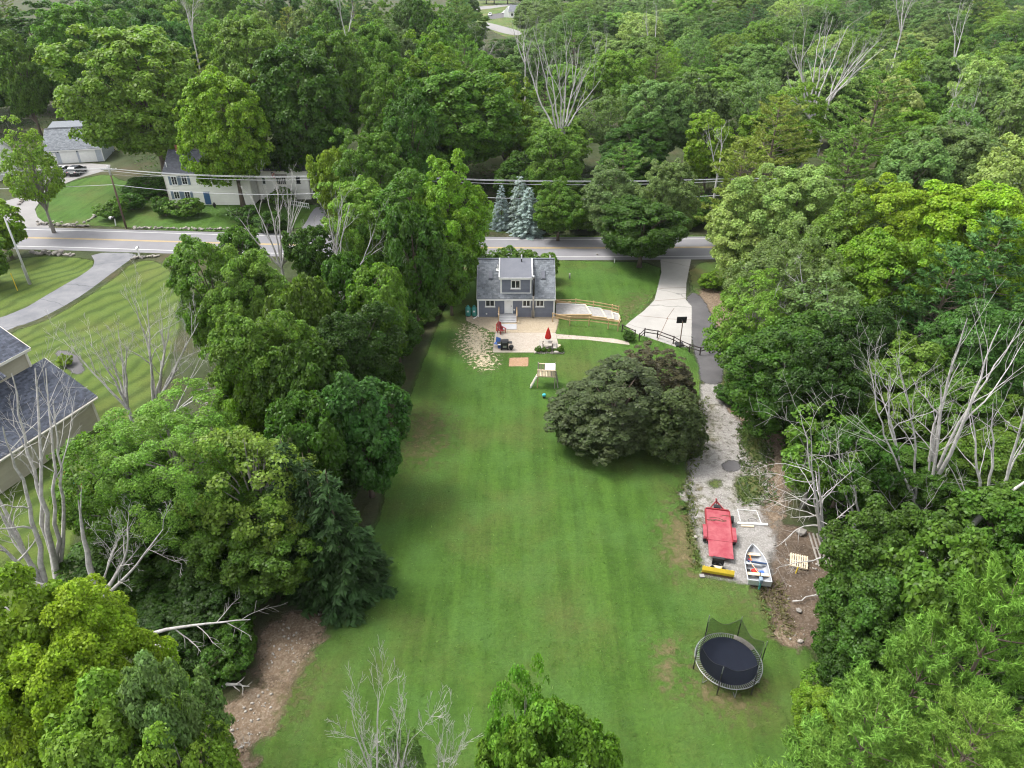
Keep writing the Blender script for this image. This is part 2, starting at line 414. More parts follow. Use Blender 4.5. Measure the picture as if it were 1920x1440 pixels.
M['worn_grass'] = dirt_mat('worn_grass', (.19,.145,.08), (.14,.125,.055), (.25,.20,.125), amp=.9, soft=1.1, spots=1.4, top=.8, pebbles=.3, sscale=1.6)
M['gravel'] = dirt_mat('gravel', (.185,.172,.158), (.27,.257,.24), (.37,.357,.34), amp=.4, soft=.25, pebbles=.6, psize=12)
M['sand'] = dirt_mat('tan_sand', (.30,.245,.17), (.36,.30,.215), (.42,.36,.28), amp=.06, soft=.1, pebbles=.4)
M['sand_blotchy'] = dirt_mat('sandy_bare_spots', (.40,.33,.22), (.48,.41,.29), (.55,.48,.36), amp=.35, soft=.45, spots=2.6, pebbles=.6, sscale=2.6)
M['patio'] = dirt_mat('patio_gravel', (.33,.285,.235), (.38,.335,.28), (.45,.40,.345), amp=.02, soft=.04, pebbles=.5)
M['dirt_red'] = dirt_mat('reddish_soil', (.28,.17,.10), (.33,.21,.13), (.40,.28,.19), amp=.05, soft=.06, pebbles=.4)
M['asphalt'] = paving_mat('road_asphalt', (.17,.167,.177), (.20,.197,.207))
M['asphalt_old'] = paving_mat('old_asphalt', (.115,.118,.13), (.20,.20,.208), crack=.5, amp=.06)
M['asphalt_dark'] = paving_mat('dark_asphalt', (.065,.062,.065), (.11,.106,.106), amp=.2, soft=.12)
M['concrete'] = paving_mat('driveway_concrete', (.29,.277,.258), (.355,.342,.318), crack=.55)
M['concrete_far'] = paving_mat('pale_driveway', (.20,.192,.188), (.25,.242,.235))
M['line_white'] = pm('road_line_white', (.62,.62,.60), (.48,.48,.46), 1, .7)
M['line_yellow'] = pm('road_line_yellow', (.56,.38,.09), (.45,.31,.08), 1, .7)

# ground sheet: reaches the horizon
g = MB().add([(-1600,-300,0),(1600,-300,0),(1600,2400,0),(-1600,2400,0)], [(0,1,2,3)]).build('ground', M['forest_floor']); g['kind'] = 'structure'

# main yard lawn, front yard and verge
yard = [G(*p) for p in ((620,1150),(700,1010),(735,850),(770,730),(815,620),(850,530),(880,482),(1120,490),(1240,492),(1240,540),(1190,600),(1320,668),(1310,760),(1292,880),(1310,1000),(1400,1090),(1520,1180),(1540,1440),(1500,1560),(520,1560),(440,1440),(560,1260))]
patch('lawn', [(p.x, p.y) for p in yard], M['lawn'], .004, .5)
patch('side_yard_grass', px_poly([(1288,493),(1400,488),(1420,560),(1400,640),(1420,720),(1440,780),(1500,800),(1400,820),(1330,720),(1345,640),(1300,560)]), M['lawn_rough'], .005, .5)
patch('roadside_lawn', px_poly([(885,395),(930,385),(985,440),(1130,443),(1420,440),(1400,447),(905,446)]), M['lawn'], .004, .6)
patch('striped_lawn', px_poly([(300,487),(250,490),(205,530),(110,590),(60,612),(20,620),(-60,700),(-60,1200),(60,1240),(110,1140),(160,900),(260,800),(330,650),(350,540)]), M['lawn_striped'], .004, .6)
patch('verge_lawn', px_poly([(-120,520),(-20,500),(60,478),(175,485),(178,498),(150,530),(40,590),(-120,660)]), M['lawn_striped'], .0045, .6)
patch('front_lawn', px_poly([(70,420),(62,390),(110,350),(150,335),(205,325),(230,340),(300,350),(310,385),(420,380),(600,380),(590,400),(560,436),(300,432),(205,424)]), M['lawn'], .004, .8)
# road along a gentle bend
yel = [(-700,415),(-300,430),(0,444),(60,446),(150,448),(320,453),(500,458),(700,462),(900,464.5),(1120,465),(1340,463.5),(1450,460),(1700,452),(2100,440),(2600,425)]
cl = [G(*p) for p in yel]
def offset_line(pts, o):
    out = []
    for i, p in enumerate(pts):
        d = pts[min(i+1, len(pts)-1)] - pts[max(i-1, 0)]; n = Vector((-d.y, d.x, 0)).normalized(); out.append(p + n * o)
    return out
def ribbon(name, pts, o0, o1, z, m, parent=None):
    A = offset_line(pts, o0); B = offset_line(pts, o1); n = len(pts)
    mb = MB().add([(p.x, p.y, z) for p in A] + [(p.x, p.y, z) for p in B], [(i, i+1, n+i+1, n+i) for i in range(n-1)])
    o = mb.build(name, m, parent)
    return o
def resample(pts, step=6.0):
    out = []
    for i in range(len(pts)-1):
        a, b = pts[i], pts[i+1]; k = max(1, int((b-a).length/step))
        for j in range(k):
            # catmull-rom
            p0 = pts[max(i-1,0)]; p3 = pts[min(i+2, len(pts)-1)]; t = j/k
            out.append(.5*((2*a)+(b-p0)*t+(2*p0-5*a+4*b-p3)*t*t+(3*a-p0-3*b+p3)*t**3))
    return out + [pts[-1]]
cl = resample(cl)
road_poly = offset_line(cl, 4.4); road_poly = [(p.x, p.y) for p in road_poly] + [(p.x, p.y) for p in reversed(offset_line(cl, -4.6))]
rd = patch('road', road_poly, M['asphalt'], .014, .8, .8, 0)
ribbon('edge_line', cl, 3.35, 3.49, .022, M['line_white'], rd); ribbon('edge_line', cl, -3.5, -3.36, .022, M['line_white'], rd)
ribbon('centre_line', cl, .09, .21, .022, M['line_yellow'], rd); ribbon('centre_line', cl, -.21, -.09, .022, M['line_yellow'], rd)
# driveways and strips
patch('old_asphalt_driveway', px_poly([(168,474),(262,474),(240,490),(215,508),(160,550),(110,580),(60,604),(20,615),(-60,660),(-60,610),(30,588),(110,540),(160,512),(180,494)]), M['asphalt_old'], .010, .4)
patch('garage_driveway', px_poly([(40,432),(105,432),(60,400),(80,370),(125,340),(205,318),(208,306),(60,308),(60,322),(90,332),(60,360),(20,375),(-80,400),(-80,425)]), M['concrete_far'], .009, .5)
patch('side_driveway', px_poly([(555,440),(610,438),(612,400),(598,385),(585,395),(572,420)]), M['asphalt'], .010, .5)
patch('concrete_driveway', px_poly([(1238,486),(1296,486),(1290,515),(1287,531),(1286,562),(1297,574),(1297,610),(1296,652),(1266,650),(1194,626),(1172,611),(1187,598),(1206,584),(1227,563),(1233,540),(1240,510)]), M['concrete'], .016, .25, .6, 0)
patch('asphalt_strip', px_poly([(1284,562),(1300,546),(1320,562),(1338,598),(1352,640),(1356,700),(1353,722),(1312,718),(1312,690),(1300,655)]), M['asphalt_dark'], .011, .35)
# driveway slab joints are real grooves: thin dark strips
for a, b in (((1236,541),(1287,539)), ((1197,592),(1250,597)), ((1250,598),(1264,578)), ((1232,640),(1252,597)), ((1228,564),(1286,560)), ((1250,598),(1297,600))):
    A, B = G(*a), G(*b); o = MB().bar((A.x, A.y, .017), (B.x, B.y, .017), .06, .012).build('slab_joint', M['rust']); o['kind'] = 'structure'
patch('gravel_lot', px_poly([(1312,716),(1352,716),(1362,748),(1405,770),(1455,795),(1480,850),(1470,950),(1446,1040),(1446,1085),(1400,1096),(1350,1082),(1318,1076),(1306,1000),(1288,930),(1292,860),(1308,800),(1316,760)]), M['gravel'], .009, .3)
for q in (((1385,800),(1420,798),(1440,830),(1435,870),(1410,860),(1390,830)), ((1375,895),(1420,890),(1432,930),(1400,945),(1378,925)), ((1330,905),(1350,900),(1352,915),(1335,918))):
    patch('grass_patch', px_poly(q), M['grass_ragged'], .013, .3, .8)
patch('oil_stain', px_poly([(1355,868),(1372,862),(1390,868),(1388,880),(1368,886),(1355,880)]), M['asphalt_dark'], .0135, .2, .6)
patch('dirt_clearing', px_poly([(1440,985),(1500,985),(1570,1030),(1590,1100),(1560,1180),(1540,1215),(1500,1215),(1455,1200),(1445,1150),(1430,1110),(1400,1098),(1446,1060)]), M['dirt_dark'], .008, .35)
patch('bare_earth', px_poly([(1450,1172),(1480,1165),(1505,1190),(1500,1215),(1470,1210),(1448,1195)]), M['dirt'], .012, .25, .8)
patch('eroded_bank', px_poly([(500,1170),(545,1150),(600,1138),(625,1158),(602,1205),(572,1235),(568,1265),(548,1285),(530,1320),(500,1300),(478,1260),(485,1215)]), M['dirt'], .009, .25)
patch('eroded_bank', px_poly([(330,1500),(365,1400),(410,1335),(465,1290),(525,1275),(548,1310),(520,1360),(480,1395),(465,1440),(460,1520)]), M['dirt'], .0092, .25)
patch('worn_strip', px_poly([(548,1290),(575,1240),(590,1262),(575,1310),(540,1345),(525,1340)]), M['dry_grass'], .010, .3)
patch('gravel_fringe', px_poly([(1420,780),(1470,800),(1480,860),(1470,960),(1450,1010),(1432,960),(1445,880),(1436,830)]), M['dirt'], .0125, .3)
patch('gravel_fringe', px_poly([(1360,748),(1395,768),(1420,790),(1400,800),(1372,775)]), M['dirt'], .0127, .3)
for q in (((1380,800),(1450,790),(1460,900),(1420,960),(1370,940),(1400,860)), ((1320,760),(1350,750),(1345,840),(1318,860)), ((1300,900),(1330,960),(1316,1060),(1300,1000))):
    patch('thin_grass', px_poly(q), M['dry_grass'], .0115, .35, 1.5)
for q in (((1245,985),(1285,965),(1305,1010),(1300,1075),(1265,1065),(1248,1030)), ((1232,1205),(1262,1198),(1278,1235),(1272,1290),(1245,1300),(1232,1250)), ((1300,1215),(1330,1290),(1385,1310),(1425,1290),(1435,1310),(1385,1335),(1310,1310))):
    patch('worn_grass', px_poly(q), M['worn_grass'], .0068, .35, 1.2)
for q in (((745,780),(830,760),(850,830),(790,880),(745,870)), ((1270,900),(1300,905),(1312,985),(1285,960)), ((1390,1100),(1460,1110),(1450,1180),(1400,1140)), ((1290,1285),(1400,1300),(1430,1330),(1330,1335)), ((1255,930),(1310,940),(1316,1070),(1270,1090),(1250,1000))):
    patch('thin_grass', px_poly(q), M['dry_grass'], .0065, .4, 1.5)
for q in (((1290,905),(1300,900),(1306,940),(1300,975),(1290,940)), ((1272,920),(1300,925),(1296,945),(1280,938))):
    patch('sandy_rut', px_poly(q), M['gravel'], .010, .3, .8)
patch('worn_bank', px_poly([(1160,575),(1190,555),(1215,548),(1222,560),(1200,585),(1180,598),(1162,605)]), M['dry_grass'], .007, .3)
patch('bare_verge', px_poly([(1300,545),(1335,540),(1370,560),(1380,620),(1360,650),(1340,610)]), M['dirt'], .007, .4)
patch('sandy_strip', px_poly([(873,590),(1043,590),(1048,600),(1042,624),(1020,628),(935,627),(905,614),(874,602)]), M['sand'], .008, .25, .6, 0)
patch('sandy_spots', px_poly([(868,604),(905,606),(935,630),(928,660),(940,680),(925,696),(890,696),(870,670),(850,650),(858,625)]), M['sand_blotchy'], .0085, .25)
patch('patio', px_poly([(928,624),(1042,624),(1050,661),(924,661)]), M['patio'], .012, .2, .5, 0)
patch('sand_bed', px_poly([(955,671),(991,670),(990,687),(954,687)]), M['dirt_red'], .010, .2, .5, 0)
patch('gravel_path', px_poly([(1040,626),(1100,631),(1150,635),(1178,641),(1182,647),(1150,643),(1100,637),(1042,635)]), M['patio'], .011, .2, .5, 0)
patch('bank_left_of_house', px_poly([(842,560),(862,520),(872,500),(880,510),(868,545),(850,575)]), M['dirt'], .007, .3)
# mulch bed with yellow bush by the tan house
patch('mulch_bed', px_poly([(100,655),(140,660),(160,690),(150,705),(120,690)]), M['asphalt_dark'], .0095, .3, .6)
# far clearing with its lane
patch('far_lawn', px_poly([(860,2),(985,2),(990,60),(960,75),(925,60),(880,35)]), M['lawn_rough'], .006, 6, 8)
patch('far_lane', px_poly([(905,40),(935,47),(975,58),(990,66),(960,66),(935,60),(905,50)]), M['concrete_far'], .02, 3, 4)
patch('far_drive', px_poly([(908,30),(950,22),(962,30),(912,38)]), M['asphalt_dark'], .022, 2, 4)
patch('far_street', px_poly([(850,12),(910,12),(960,7),(960,10),(908,18),(850,20)]), M['concrete_far'], .022, 3, 4)
patch('clearing_gap', px_poly([(1285,128),(1310,132),(1330,150),(1320,158),(1295,148)]), M['concrete_far'], .01, 1, 2)

# ------------------------------------------------------------------ trees: shared crowns and trunks
def unit(v): return v / (np.linalg.norm(v, axis=-1, keepdims=True) + 1e-9)
def leaf_quads(P, N, L, W, rng, T=None):
    n = len(P); N = unit(N)
    if T is None: T = rng.normal(size=(n, 3))
    T = unit(T - N * (T * N).sum(1, keepdims=True)); B = np.cross(N, T)
    s = rng.uniform(.7, 1.3, (n, 1)); l = T * L * .5 * s; w = B * W * .5 * s
    V = np.stack([P - l, P + w - l*.1, P + l, P - w - l*.1], 1).reshape(-1, 3)
    return V, np.arange(4*n, dtype=np.int32).reshape(-1, 4)
def sphere_dirs(n, rng, zmin=-1.0):
    z = rng.uniform(zmin, 1, n); a = rng.uniform(0, 2*np.pi, n); s = np.sqrt(1 - z*z)
    return np.stack([s*np.cos(a), s*np.sin(a), z], 1)
def broad_crown(r, h, base, seed, leaf, cover, pr, open_=0.0, droop=0.0):
    rng = np.random.default_rng(seed)
    rz = h * (1 - base) / 2; cz = h * (1 + base) / 2
    lob = sphere_dirs(12, rng, -.5); la = rng.uniform(.05, .42, 12)
    area = 4*np.pi*((r*r)**1.6/3*1 + 2*(r*rz)**1.6/3)**(1/1.6)
    npf = int(area / (pr*pr*1.9) * (1 - .55*open_)); nin = int(npf*.22)
    D = sphere_dirs(npf + nin, rng, -.86)
    k = 1 - .22 + (la * np.exp(11*(D @ lob.T - 1))).sum(1) * 1.15
    rad = np.where(np.arange(npf+nin) < npf, rng.uniform(.80, 1.02, npf+nin), rng.uniform(.30, .75, npf+nin))
    taper = np.where(D[:, 2] < 0, 1 - .12*np.abs(D[:, 2]), 1)
    C = D * (k*rad*taper)[:, None] * np.array([r, r, rz]) ; C[:, 2] += cz
    prs = pr * .9 * rng.uniform(.5, 1.45, len(C))
    per = np.maximum(8, (cover * 2.6*np.pi*prs**2*.62 / (leaf*leaf*.34)).astype(int))
    per = np.where(np.arange(len(C)) < npf, per, (per*.45).astype(int))
    idx = np.repeat(np.arange(len(C)), per); n = len(idx)
    d = sphere_dirs(n, rng, -.55); out = unit(C - np.array([0, 0, cz*.9])); d = unit(d + .55*out[idx] + np.array([0, 0, .15]))
    rr = prs[idx] * rng.uniform(.55, 1.08, n)**.6
    flat = np.array([1, 1, 1.0])
    P = C[idx] + d * flat * rr[:, None]
    if droop: P[:, 2] -= droop * (np.hypot(P[:, 0], P[:, 1])/r)**2
    P[:, 2] = np.maximum(P[:, 2], .25)
    N = d*1.0 + out[idx]*.3 + np.array([0, 0, .3]) + rng.normal(size=(n, 3))*.6
    V, F = leaf_quads(P, N, leaf*1.25, leaf*.85, rng)
    return V, F, C
def limb_mesh(C, h, r, seed, m, n=14, rt=None):
    rng = np.random.default_rng(seed + 7); mb = MB(); rt = rt or .017*h + .06
    top = h*.78; k = 6
    trunk = [(rng.normal()*.05*i*.3*r/5, rng.normal()*.05*i*.3*r/5, top*i/k) for i in range(k+1)]
    mb.tube(trunk, [rt*(1.35 if i == 0 else 1) * (1 - .8*i/k) for i in range(k+1)], 8)
    sel = rng.choice(len(C), min(n, len(C)), replace=False)
    for i in sel:
        e = Vector(C[i]); a = max(.18, min(.8, (e.z/h)*.62)); z0 = top*a
        s = Vector((0, 0, z0)); mid = s.lerp(e, .5) + Vector((0, 0, .05*h)) - Vector((e.x, e.y, 0))*.05
        ra = rt*(1-.8*a)*.62
        mb.tube([s, s.lerp(mid, .55), mid, mid.lerp(e, .55), e], [ra, ra*.8, ra*.62, ra*.4, ra*.15], 5, False)
    return mb.mesh('trunk', m, True)
def pine_crown(r, h, base, seed, near, sparse=0.0):
    rng = np.random.default_rng(seed); mb = MB(); P = []; A = []
    mb.tube([(0,0,h*i/6) for i in range(7)], [(.013*h+.05)*(1-.92*i/6) for i in range(7)], 8)
    z = h*base; ang = rng.uniform(0, 6)
    while z < h*.985:
        t = (z - h*base)/(h*(1-base)); nb = rng.integers(4, 7)
        L0 = r*(1-t)**.62*(.55 + .45*min(1, t*5+.35))
        for b in range(nb):
            if rng.random() < sparse: continue
            ang += 6.283/nb + rng.normal()*.25; L = L0*rng.uniform(.55, 1.12) + .25
            up = .12 + .55*t + rng.normal()*.08
            d = np.array([math.cos(ang), math.sin(ang), up]); side = np.array([-math.sin(ang), math.cos(ang), 0])
            s = np.array([0, 0, z])
            pts = [s + d*L*q + np.array([0, 0, .10*L*(q*q) - .05*L*q]) for q in (0, .35, .7, 1)]
            ra = .012*L + .012; mb.tube(pts, [ra, ra*.75, ra*.5, ra*.2], 4, False)
            ntw = max(3, int(L*(7.5 if near else 3.8)))
            for q in rng.uniform(.22, 1.0, ntw)**.75:
                c = s + d*L*q + np.array([0, 0, .10*L*(q*q) - .05*L*q])
                tw = side*rng.choice([-1, 1])*rng.uniform(.1, .95)*(L*.26*(1.15-q)+.28) + d*rng.uniform(.05, .35)
                dirn = unit((d*.55 + tw*.9 + np.array([0, 0, .55]))[None])[0]
                m_ = 4 if near else 2
                for j in range(m_):
                    P.append(c + tw*(j+1)/m_ + rng.normal(size=3)*.06); A.append(dirn)
        z += rng.uniform(.55, .95)*(1.0 if near else 1.25)*(h/16)**.4
    for j in range(40): P.append(np.array([0, 0, h - rng.uniform(0, .9)]) + rng.normal(size=3)*.1); A.append(np.array([0, 0, 1.0]))
    P = np.array(P); A = np.array(A)
    nn = 15 if near else 6; ln = .20 if near else .46; wd = .034 if near else .13
    n = len(P)*nn; ax = np.repeat(A, nn, 0); c = np.repeat(P, nn, 0)
    dirs = unit(ax*.9 + rng.normal(size=(n, 3))*.5); cen = c + dirs*ln*.42 + ax*rng.uniform(-.16, .16, (n, 1))
    V, F = leaf_quads(cen, rng.normal(size=(n, 3)) + np.array([0, 0, .9]), ln, wd, rng, dirs)
    return V, F, mb.mesh('trunk', M['bark'], True)
def spruce_crown(r, h, seed, near, blue=False):
    rng = np.random.default_rng(seed); mb = MB(); P = []; T = []; N = []
    mb.tube([(0,0,h*i/5) for i in range(6)], [(.014*h+.04)*(1-.93*i/5) for i in range(6)], 7)
    z = .25; ang = 0.0
    while z < h*.985:
        t = z/h; L0 = r*((1-t)**.85)*(.75+.25*min(1, t*9)); nb = max(5, int(13*(1-t)) + 4)
        for b in range(nb):
            ang += 2.399 + rng.normal()*.2; L = L0*rng.uniform(.78, 1.12) + .12
            dr = -.10 - .22*(1-t) ; d = np.array([math.cos(ang), math.sin(ang), 0]); side = np.array([-d[1], d[0], 0])
            k = max(6, int(L*(21 if near else 13)))
            q = rng.uniform(.2, 1, k)**.6; sd = rng.uniform(-1, 1, k)
            c = np.array([0, 0, z]) + d*L*q[:, None] + np.array([0, 0, 1])*(dr*L*q + .12*L*q*q)[:, None] + side*(sd*(L*.30*(1.12-q)+.06))[:, None]
            c[:, 2] -= np.abs(sd)*.10 + rng.uniform(0, .14, k)
            P.append(c); T.append(d*.7 + side*sd[:, None]*.9 + np.array([0, 0, -.12]) + rng.normal(size=(k, 3))*.25)
            N.append(np.array([0, 0, 1]) + d*.35 + rng.normal(size=(k, 3))*.35)
        z += rng.uniform(.40, .58)*(h/12)**.5
    P = np.concatenate(P); T = np.concatenate(T); N = np.concatenate(N)
    P[:, 2] = np.maximum(P[:, 2], .08)
    V, F = leaf_quads(P, N, .42 if near else .52, .15 if near else .22, rng, T)
    return V, F, mb.mesh('trunk', M['bark'], True)
PROTO = {}
SIZES = {'S': (3.0, 8.0), 'M': (5.0, 14.0), 'L': (8.0, 22.0)}
LEAF = {'near': .15, 'mid': .235, 'far': .34}
def leaf_size(kind, size, lod): return LEAF[lod] * (1.18 if (size, lod) == ('L', 'mid') else 1.12 if (size, lod) == ('L', 'near') else 1)
def proto(kind, size, lod, seed):
    key = (kind, size, lod, seed)
    if key in PROTO: return PROTO[key]
    r, h = SIZES[size]; sd = hash((len(kind), ord(kind[0]), ord(size), len(lod), seed)) % 99991
    if kind in ('maple', 'sparse', 'shrub', 'weeping'):
        base = {'maple': .06, 'sparse': .2, 'shrub': .0, 'weeping': -.06}[kind]
        if kind == 'shrub': h = r*1.5
        pr = {'S': .55, 'M': .74, 'L': 1.0}[size] * (.85 if lod == 'near' else 1)
        V, F, C = broad_crown(r, h, base, sd, leaf_size(kind, size, lod), {'maple': 1.0, 'sparse': .52, 'shrub': .95, 'weeping': .9}[kind], pr*(.62 if kind == 'weeping' else 1),
                              .45 if kind == 'sparse' else .3 if kind == 'weeping' else 0, .9 if kind == 'weeping' else 0)
        tm = limb_mesh(C, h, r, sd, M['bark_pale'] if kind == 'sparse' else M['bark'], 40 if kind == 'sparse' else 18)
        me = fastmesh('crown', V, F, M['leaf'])
    elif kind == 'pine':
        V, F, tm = pine_crown(r, h, .12 if lod == 'near' else .2, sd, lod == 'near'); me = fastmesh('crown', V, F, M['needle'])
    else:
        V, F, tm = spruce_crown(r*.9, h, sd, lod != 'far'); me = fastmesh('crown', V, F, M['needle'])
    rad = np.hypot(V[:, 0], V[:, 1]); PROTO[key] = (float(np.percentile(rad, 97.5)), float(np.percentile(V[:, 2], 99.8)), me, tm)
    return PROTO[key]
TONE = {'dark': (.058,.128,.016), 'deep': (.036,.084,.012), 'mid': (.096,.186,.022), 'light': (.150,.258,.036), 'lime': (.150,.258,.022), 'yellow': (.215,.325,.022),
        'grey': (.135,.210,.062), 'pale': (.245,.335,.095), 'blue': (.058,.140,.026), 'olive': (.078,.110,.040), 'purple': (.092,.088,.042),
        'pine': (.118,.218,.040), 'pineyellow': (.185,.245,.045), 'pinelight': (.150,.268,.045), 'fresh': (.115,.235,.025), 'pineblue': (.078,.168,.048), 'spruce': (.036,.070,.024), 'silver': (.33,.42,.41), 'haze': (.130,.222,.060)}
TWORD = {'dark': 'dark green', 'deep': 'deep green', 'mid': 'mid green', 'light': 'light green', 'lime': 'lime green', 'yellow': 'bright yellow green', 'grey': 'grey green',
         'pale': 'pale green', 'blue': 'bluish green', 'haze': 'dull soft green', 'pine': 'green', 'pineblue': 'blue green', 'pineyellow': 'yellowish'}
trng = random.Random(5)
placed = []
NAMES = {'maple': 'maple_tree', 'sparse': 'thin_tree', 'shrub': 'shrub', 'weeping': 'crabapple_tree', 'pine': 'pine_tree', 'spruce': 'spruce_tree'}
def put_tree(kind, tone, X, Y, h, w, label, group=None, seed=None, lod=None, cat=None, name=None):
    dist = math.sqrt(X*X + Y*Y + (CAM_H-h*.7)**2)
    lod = lod or ('near' if dist < 47 else 'mid' if dist < 118 else 'far')
    size = 'S' if w < 7.6 else 'M' if w < 13 else 'L'
    if lod == 'near' and size == 'L': size = 'M'
    if kind == 'sparse' and w > 10 and dist < 60: lod, size = 'near', 'L'
    nseed = {'near': 2, 'mid': 2, 'far': 3}[lod] if size != 'L' else 2 if lod == 'far' else 1
    r, hp, me, tm = proto(kind, size, lod, trng.randrange(nseed) if seed is None else seed)
    root = thing(name or NAMES[kind], label, cat or ('shrub' if kind == 'shrub' else 'tree'), (X, Y, 0), trng.uniform(0, 6.28), group)
    s = w/2/r; root.scale = (s*trng.uniform(.95, 1.05), s*trng.uniform(.95, 1.05), h/hp)
    c = mobj('crown', me, root); j = trng.uniform(.88, 1.12)
    c.color = tuple(x*j*trng.uniform(.94, 1.06) for x in TONE[tone]) + (1,)
    mobj('trunk', tm, root)
    placed.append((X, Y, w/2, h))
    return root
def T(px, py, h, wpx, kind, tone, label, group=None, **kw):
    """tree of height h whose top is seen at (px, py) and whose crown is wpx wide in the photograph"""
    p = G(px, py, h); w = 1.10 * wpx * zc(p.y, h*.6) / FPX
    return put_tree(kind, tone, p.x, p.y, h, w, label, group, **kw)
HEDGE = 'hedgerow trees left of the yard'; RW = 'trees right of the gravel lot'; BW = 'trees behind the road'
# --- hedgerow between the striped lawn and the yard, from the road towards the viewer
T(624,278,13,85,'maple','lime','narrow lime green tree right of the cream house wing',HEDGE)
T(692,242,16,120,'maple','mid','tall mid green maple right of the cream house, above the hedgerow',HEDGE)
T(672,335,14,140,'maple','light','light green maple in the hedgerow below the narrow lime tree',HEDGE)
T(745,318,15,150,'maple','mid','mid green maple left of the yellow green one by the grey house',HEDGE)
T(832,290,17,135,'maple','lime','yellow green maple beside the road, left of the grey house',HEDGE)
T(768,385,15,120,'maple','dark','vine draped dark tree close to the left of the grey house',HEDGE)
T(840,440,10,90,'maple','mid','lower mid green tree tucked under the yellow green roadside maple',HEDGE)
T(580,425,9,90,'maple','dark','dark small tree by the road behind the pale dead stems',HEDGE)
T(440,428,8,80,'maple','mid','low mid green tree at the near road edge, hiding the road lines',HEDGE)
T(375,440,15,160,'maple','mid','leftmost big maple of the hedgerow, beside the striped lawn',HEDGE)
T(460,455,15,150,'maple','light','pale topped maple beside the leftmost hedgerow maple',HEDGE)
T(640,480,12,110,'maple','dark','dark maple behind the twin bare stems in the hedgerow',HEDGE)
T(705,500,12,130,'maple','mid','rounded mid green maple of the hedgerow facing the grey house',HEDGE)
T(560,520,13,130,'maple','mid','mid green maple in the middle of the hedgerow',HEDGE)
T(655,570,12,150,'maple','deep','deep green maple with a flat dark face towards the yard',HEDGE)
T(470,575,14,180,'maple','mid','wide mid green maple with layered lobes beside the bare trees',HEDGE)
T(560,640,12,150,'maple','dark','dark maple in front of the wide layered maple',HEDGE)
T(665,690,12,165,'maple','blue','bluish green dense maple bulging over the lawn edge',HEDGE)
T(560,745,11,150,'maple','dark','dark low maple left of the bluish green maple',HEDGE)
T(700,640,8,100,'maple','deep','small deep green tree at the lawn edge beside the bluish maple',HEDGE)
T(740,570,7,80,'maple','dark','small dark tree on the lawn edge near the grey house',HEDGE)
T(450,690,9,110,'maple','lime','small lime green tree among the bare branches by the tan house',HEDGE)
T(300,760,13,280,'sparse','light','broad feathery light green tree in front of the tan house',HEDGE)
T(190,800,12,210,'sparse','mid','feathery green tree against the tan house wall',HEDGE)
T(440,790,13,230,'sparse','light','feathery light green tree left of the dark spruces',HEDGE)
T(125,850,8.5,120,'sparse','mid','feathery young tree hiding the tan house wall',HEDGE)
T(340,905,7.5,240,'maple','dark','dark green tree below the feathery ones, left side',HEDGE)
T(470,945,8,220,'maple','mid','mid green tree just left of the dark spruce over the lawn',HEDGE)
T(200,1010,4.2,170,'maple','dark','dark low tree behind the pale broken snag',HEDGE)
T(528,836,11.5,150,'spruce','spruce','taller dark spruce at the lawn edge',HEDGE)
T(612,892,10,160,'spruce','spruce','second dark spruce, the one leaning out over the lawn',HEDGE)
T(570,868,10.5,140,'spruce','spruce','dark spruce squeezed between two other spruces',HEDGE)
T(400,1060,4.6,170,'maple','deep','deep green low tree above the eroded bank',HEDGE)
T(300,1140,2.6,150,'maple','deep','deep green undergrowth tree behind the bare fallen limb',HEDGE)
T(185,1110,3.0,130,'maple','dark','dark leafy sapling clump at the foot of the left bare trees',HEDGE)
# --- foreground
FG = 'trees in the foreground'
T(60,1150,14,300,'maple','yellow','bright yellow green maple in the bottom left corner',FG)
T(-30,1120,15,260,'maple','lime','lime green maple cut by the left edge, bottom corner',FG)
T(235,1215,15,190,'maple','grey','grey green oak with clustered leaves at bottom left',FG)
T(300,1345,13,190,'sparse','light','wind blown light green tree at the bottom edge, left',FG)
T(130,1330,14,260,'maple','light','light green tree below the bright yellow green maple',FG)
T(985,1245,15,130,'sparse','fresh','slender lime green locust top at the bottom centre',FG)
T(1075,1312,14,240,'maple','fresh','light green locust crown rising from the bottom edge, centre',FG)
T(985,1350,13,170,'maple','fresh','lower light green locust crown at the bottom centre',FG)
T(740,1365,7,90,'sparse','grey','small grey green bush behind the bare tree at the bottom',FG)
T(1915,1085,17,290,'pine','pinelight','bright white pine at the right edge, lower corner',FG)
T(1760,1195,14,260,'pine','pinelight','bright feathery white pine reaching over the lower right corner',FG)
T(1650,1330,13,280,'pine','pinelight','lowest bright white pine in the bottom right corner',FG)
T(1860,1330,15,330,'pine','pinelight','bright pine filling the bottom right corner behind the lowest one',FG)
T(1560,1290,5,110,'maple','lime','small lime green maple sapling right of the trampoline',FG)
T(1575,1190,3.2,75,'maple','dark','dark bushy sapling at the edge of the dirt clearing',FG)
# --- right side wood, from the viewer towards the road
T(1725,965,11,230,'maple','dark','dense dark maple right of the dirt clearing',RW)
T(1665,1060,9,190,'maple','dark','dark maple spreading towards the trampoline',RW)
T(1800,1010,11,220,'maple','mid','mid green maple behind the bright pines',RW)
T(1725,1130,8,210,'maple','dark','dark low maple between the trampoline and the bright pines',RW)
T(1625,1190,6,140,'maple','deep','deep green low tree nearest the trampoline',RW)
T(1555,775,9,140,'sparse','mid','thin mid green tree mixed with grey bare branches by the gravel',RW)
T(1610,800,8,150,'maple','dark','dark tree beside the hidden dark shed',RW)
T(1700,640,10,190,'maple','light','light green rounded maple behind the right bare trees',RW)
T(1790,690,9,180,'maple','mid','mid green maple behind the tall bare tree at right',RW)
T(1880,800,7,180,'maple','mid','mid green maple at the right edge behind bare stems',RW)
T(1760,850,5,170,'maple','dark','dark maple behind the three bare trunks at right',RW)
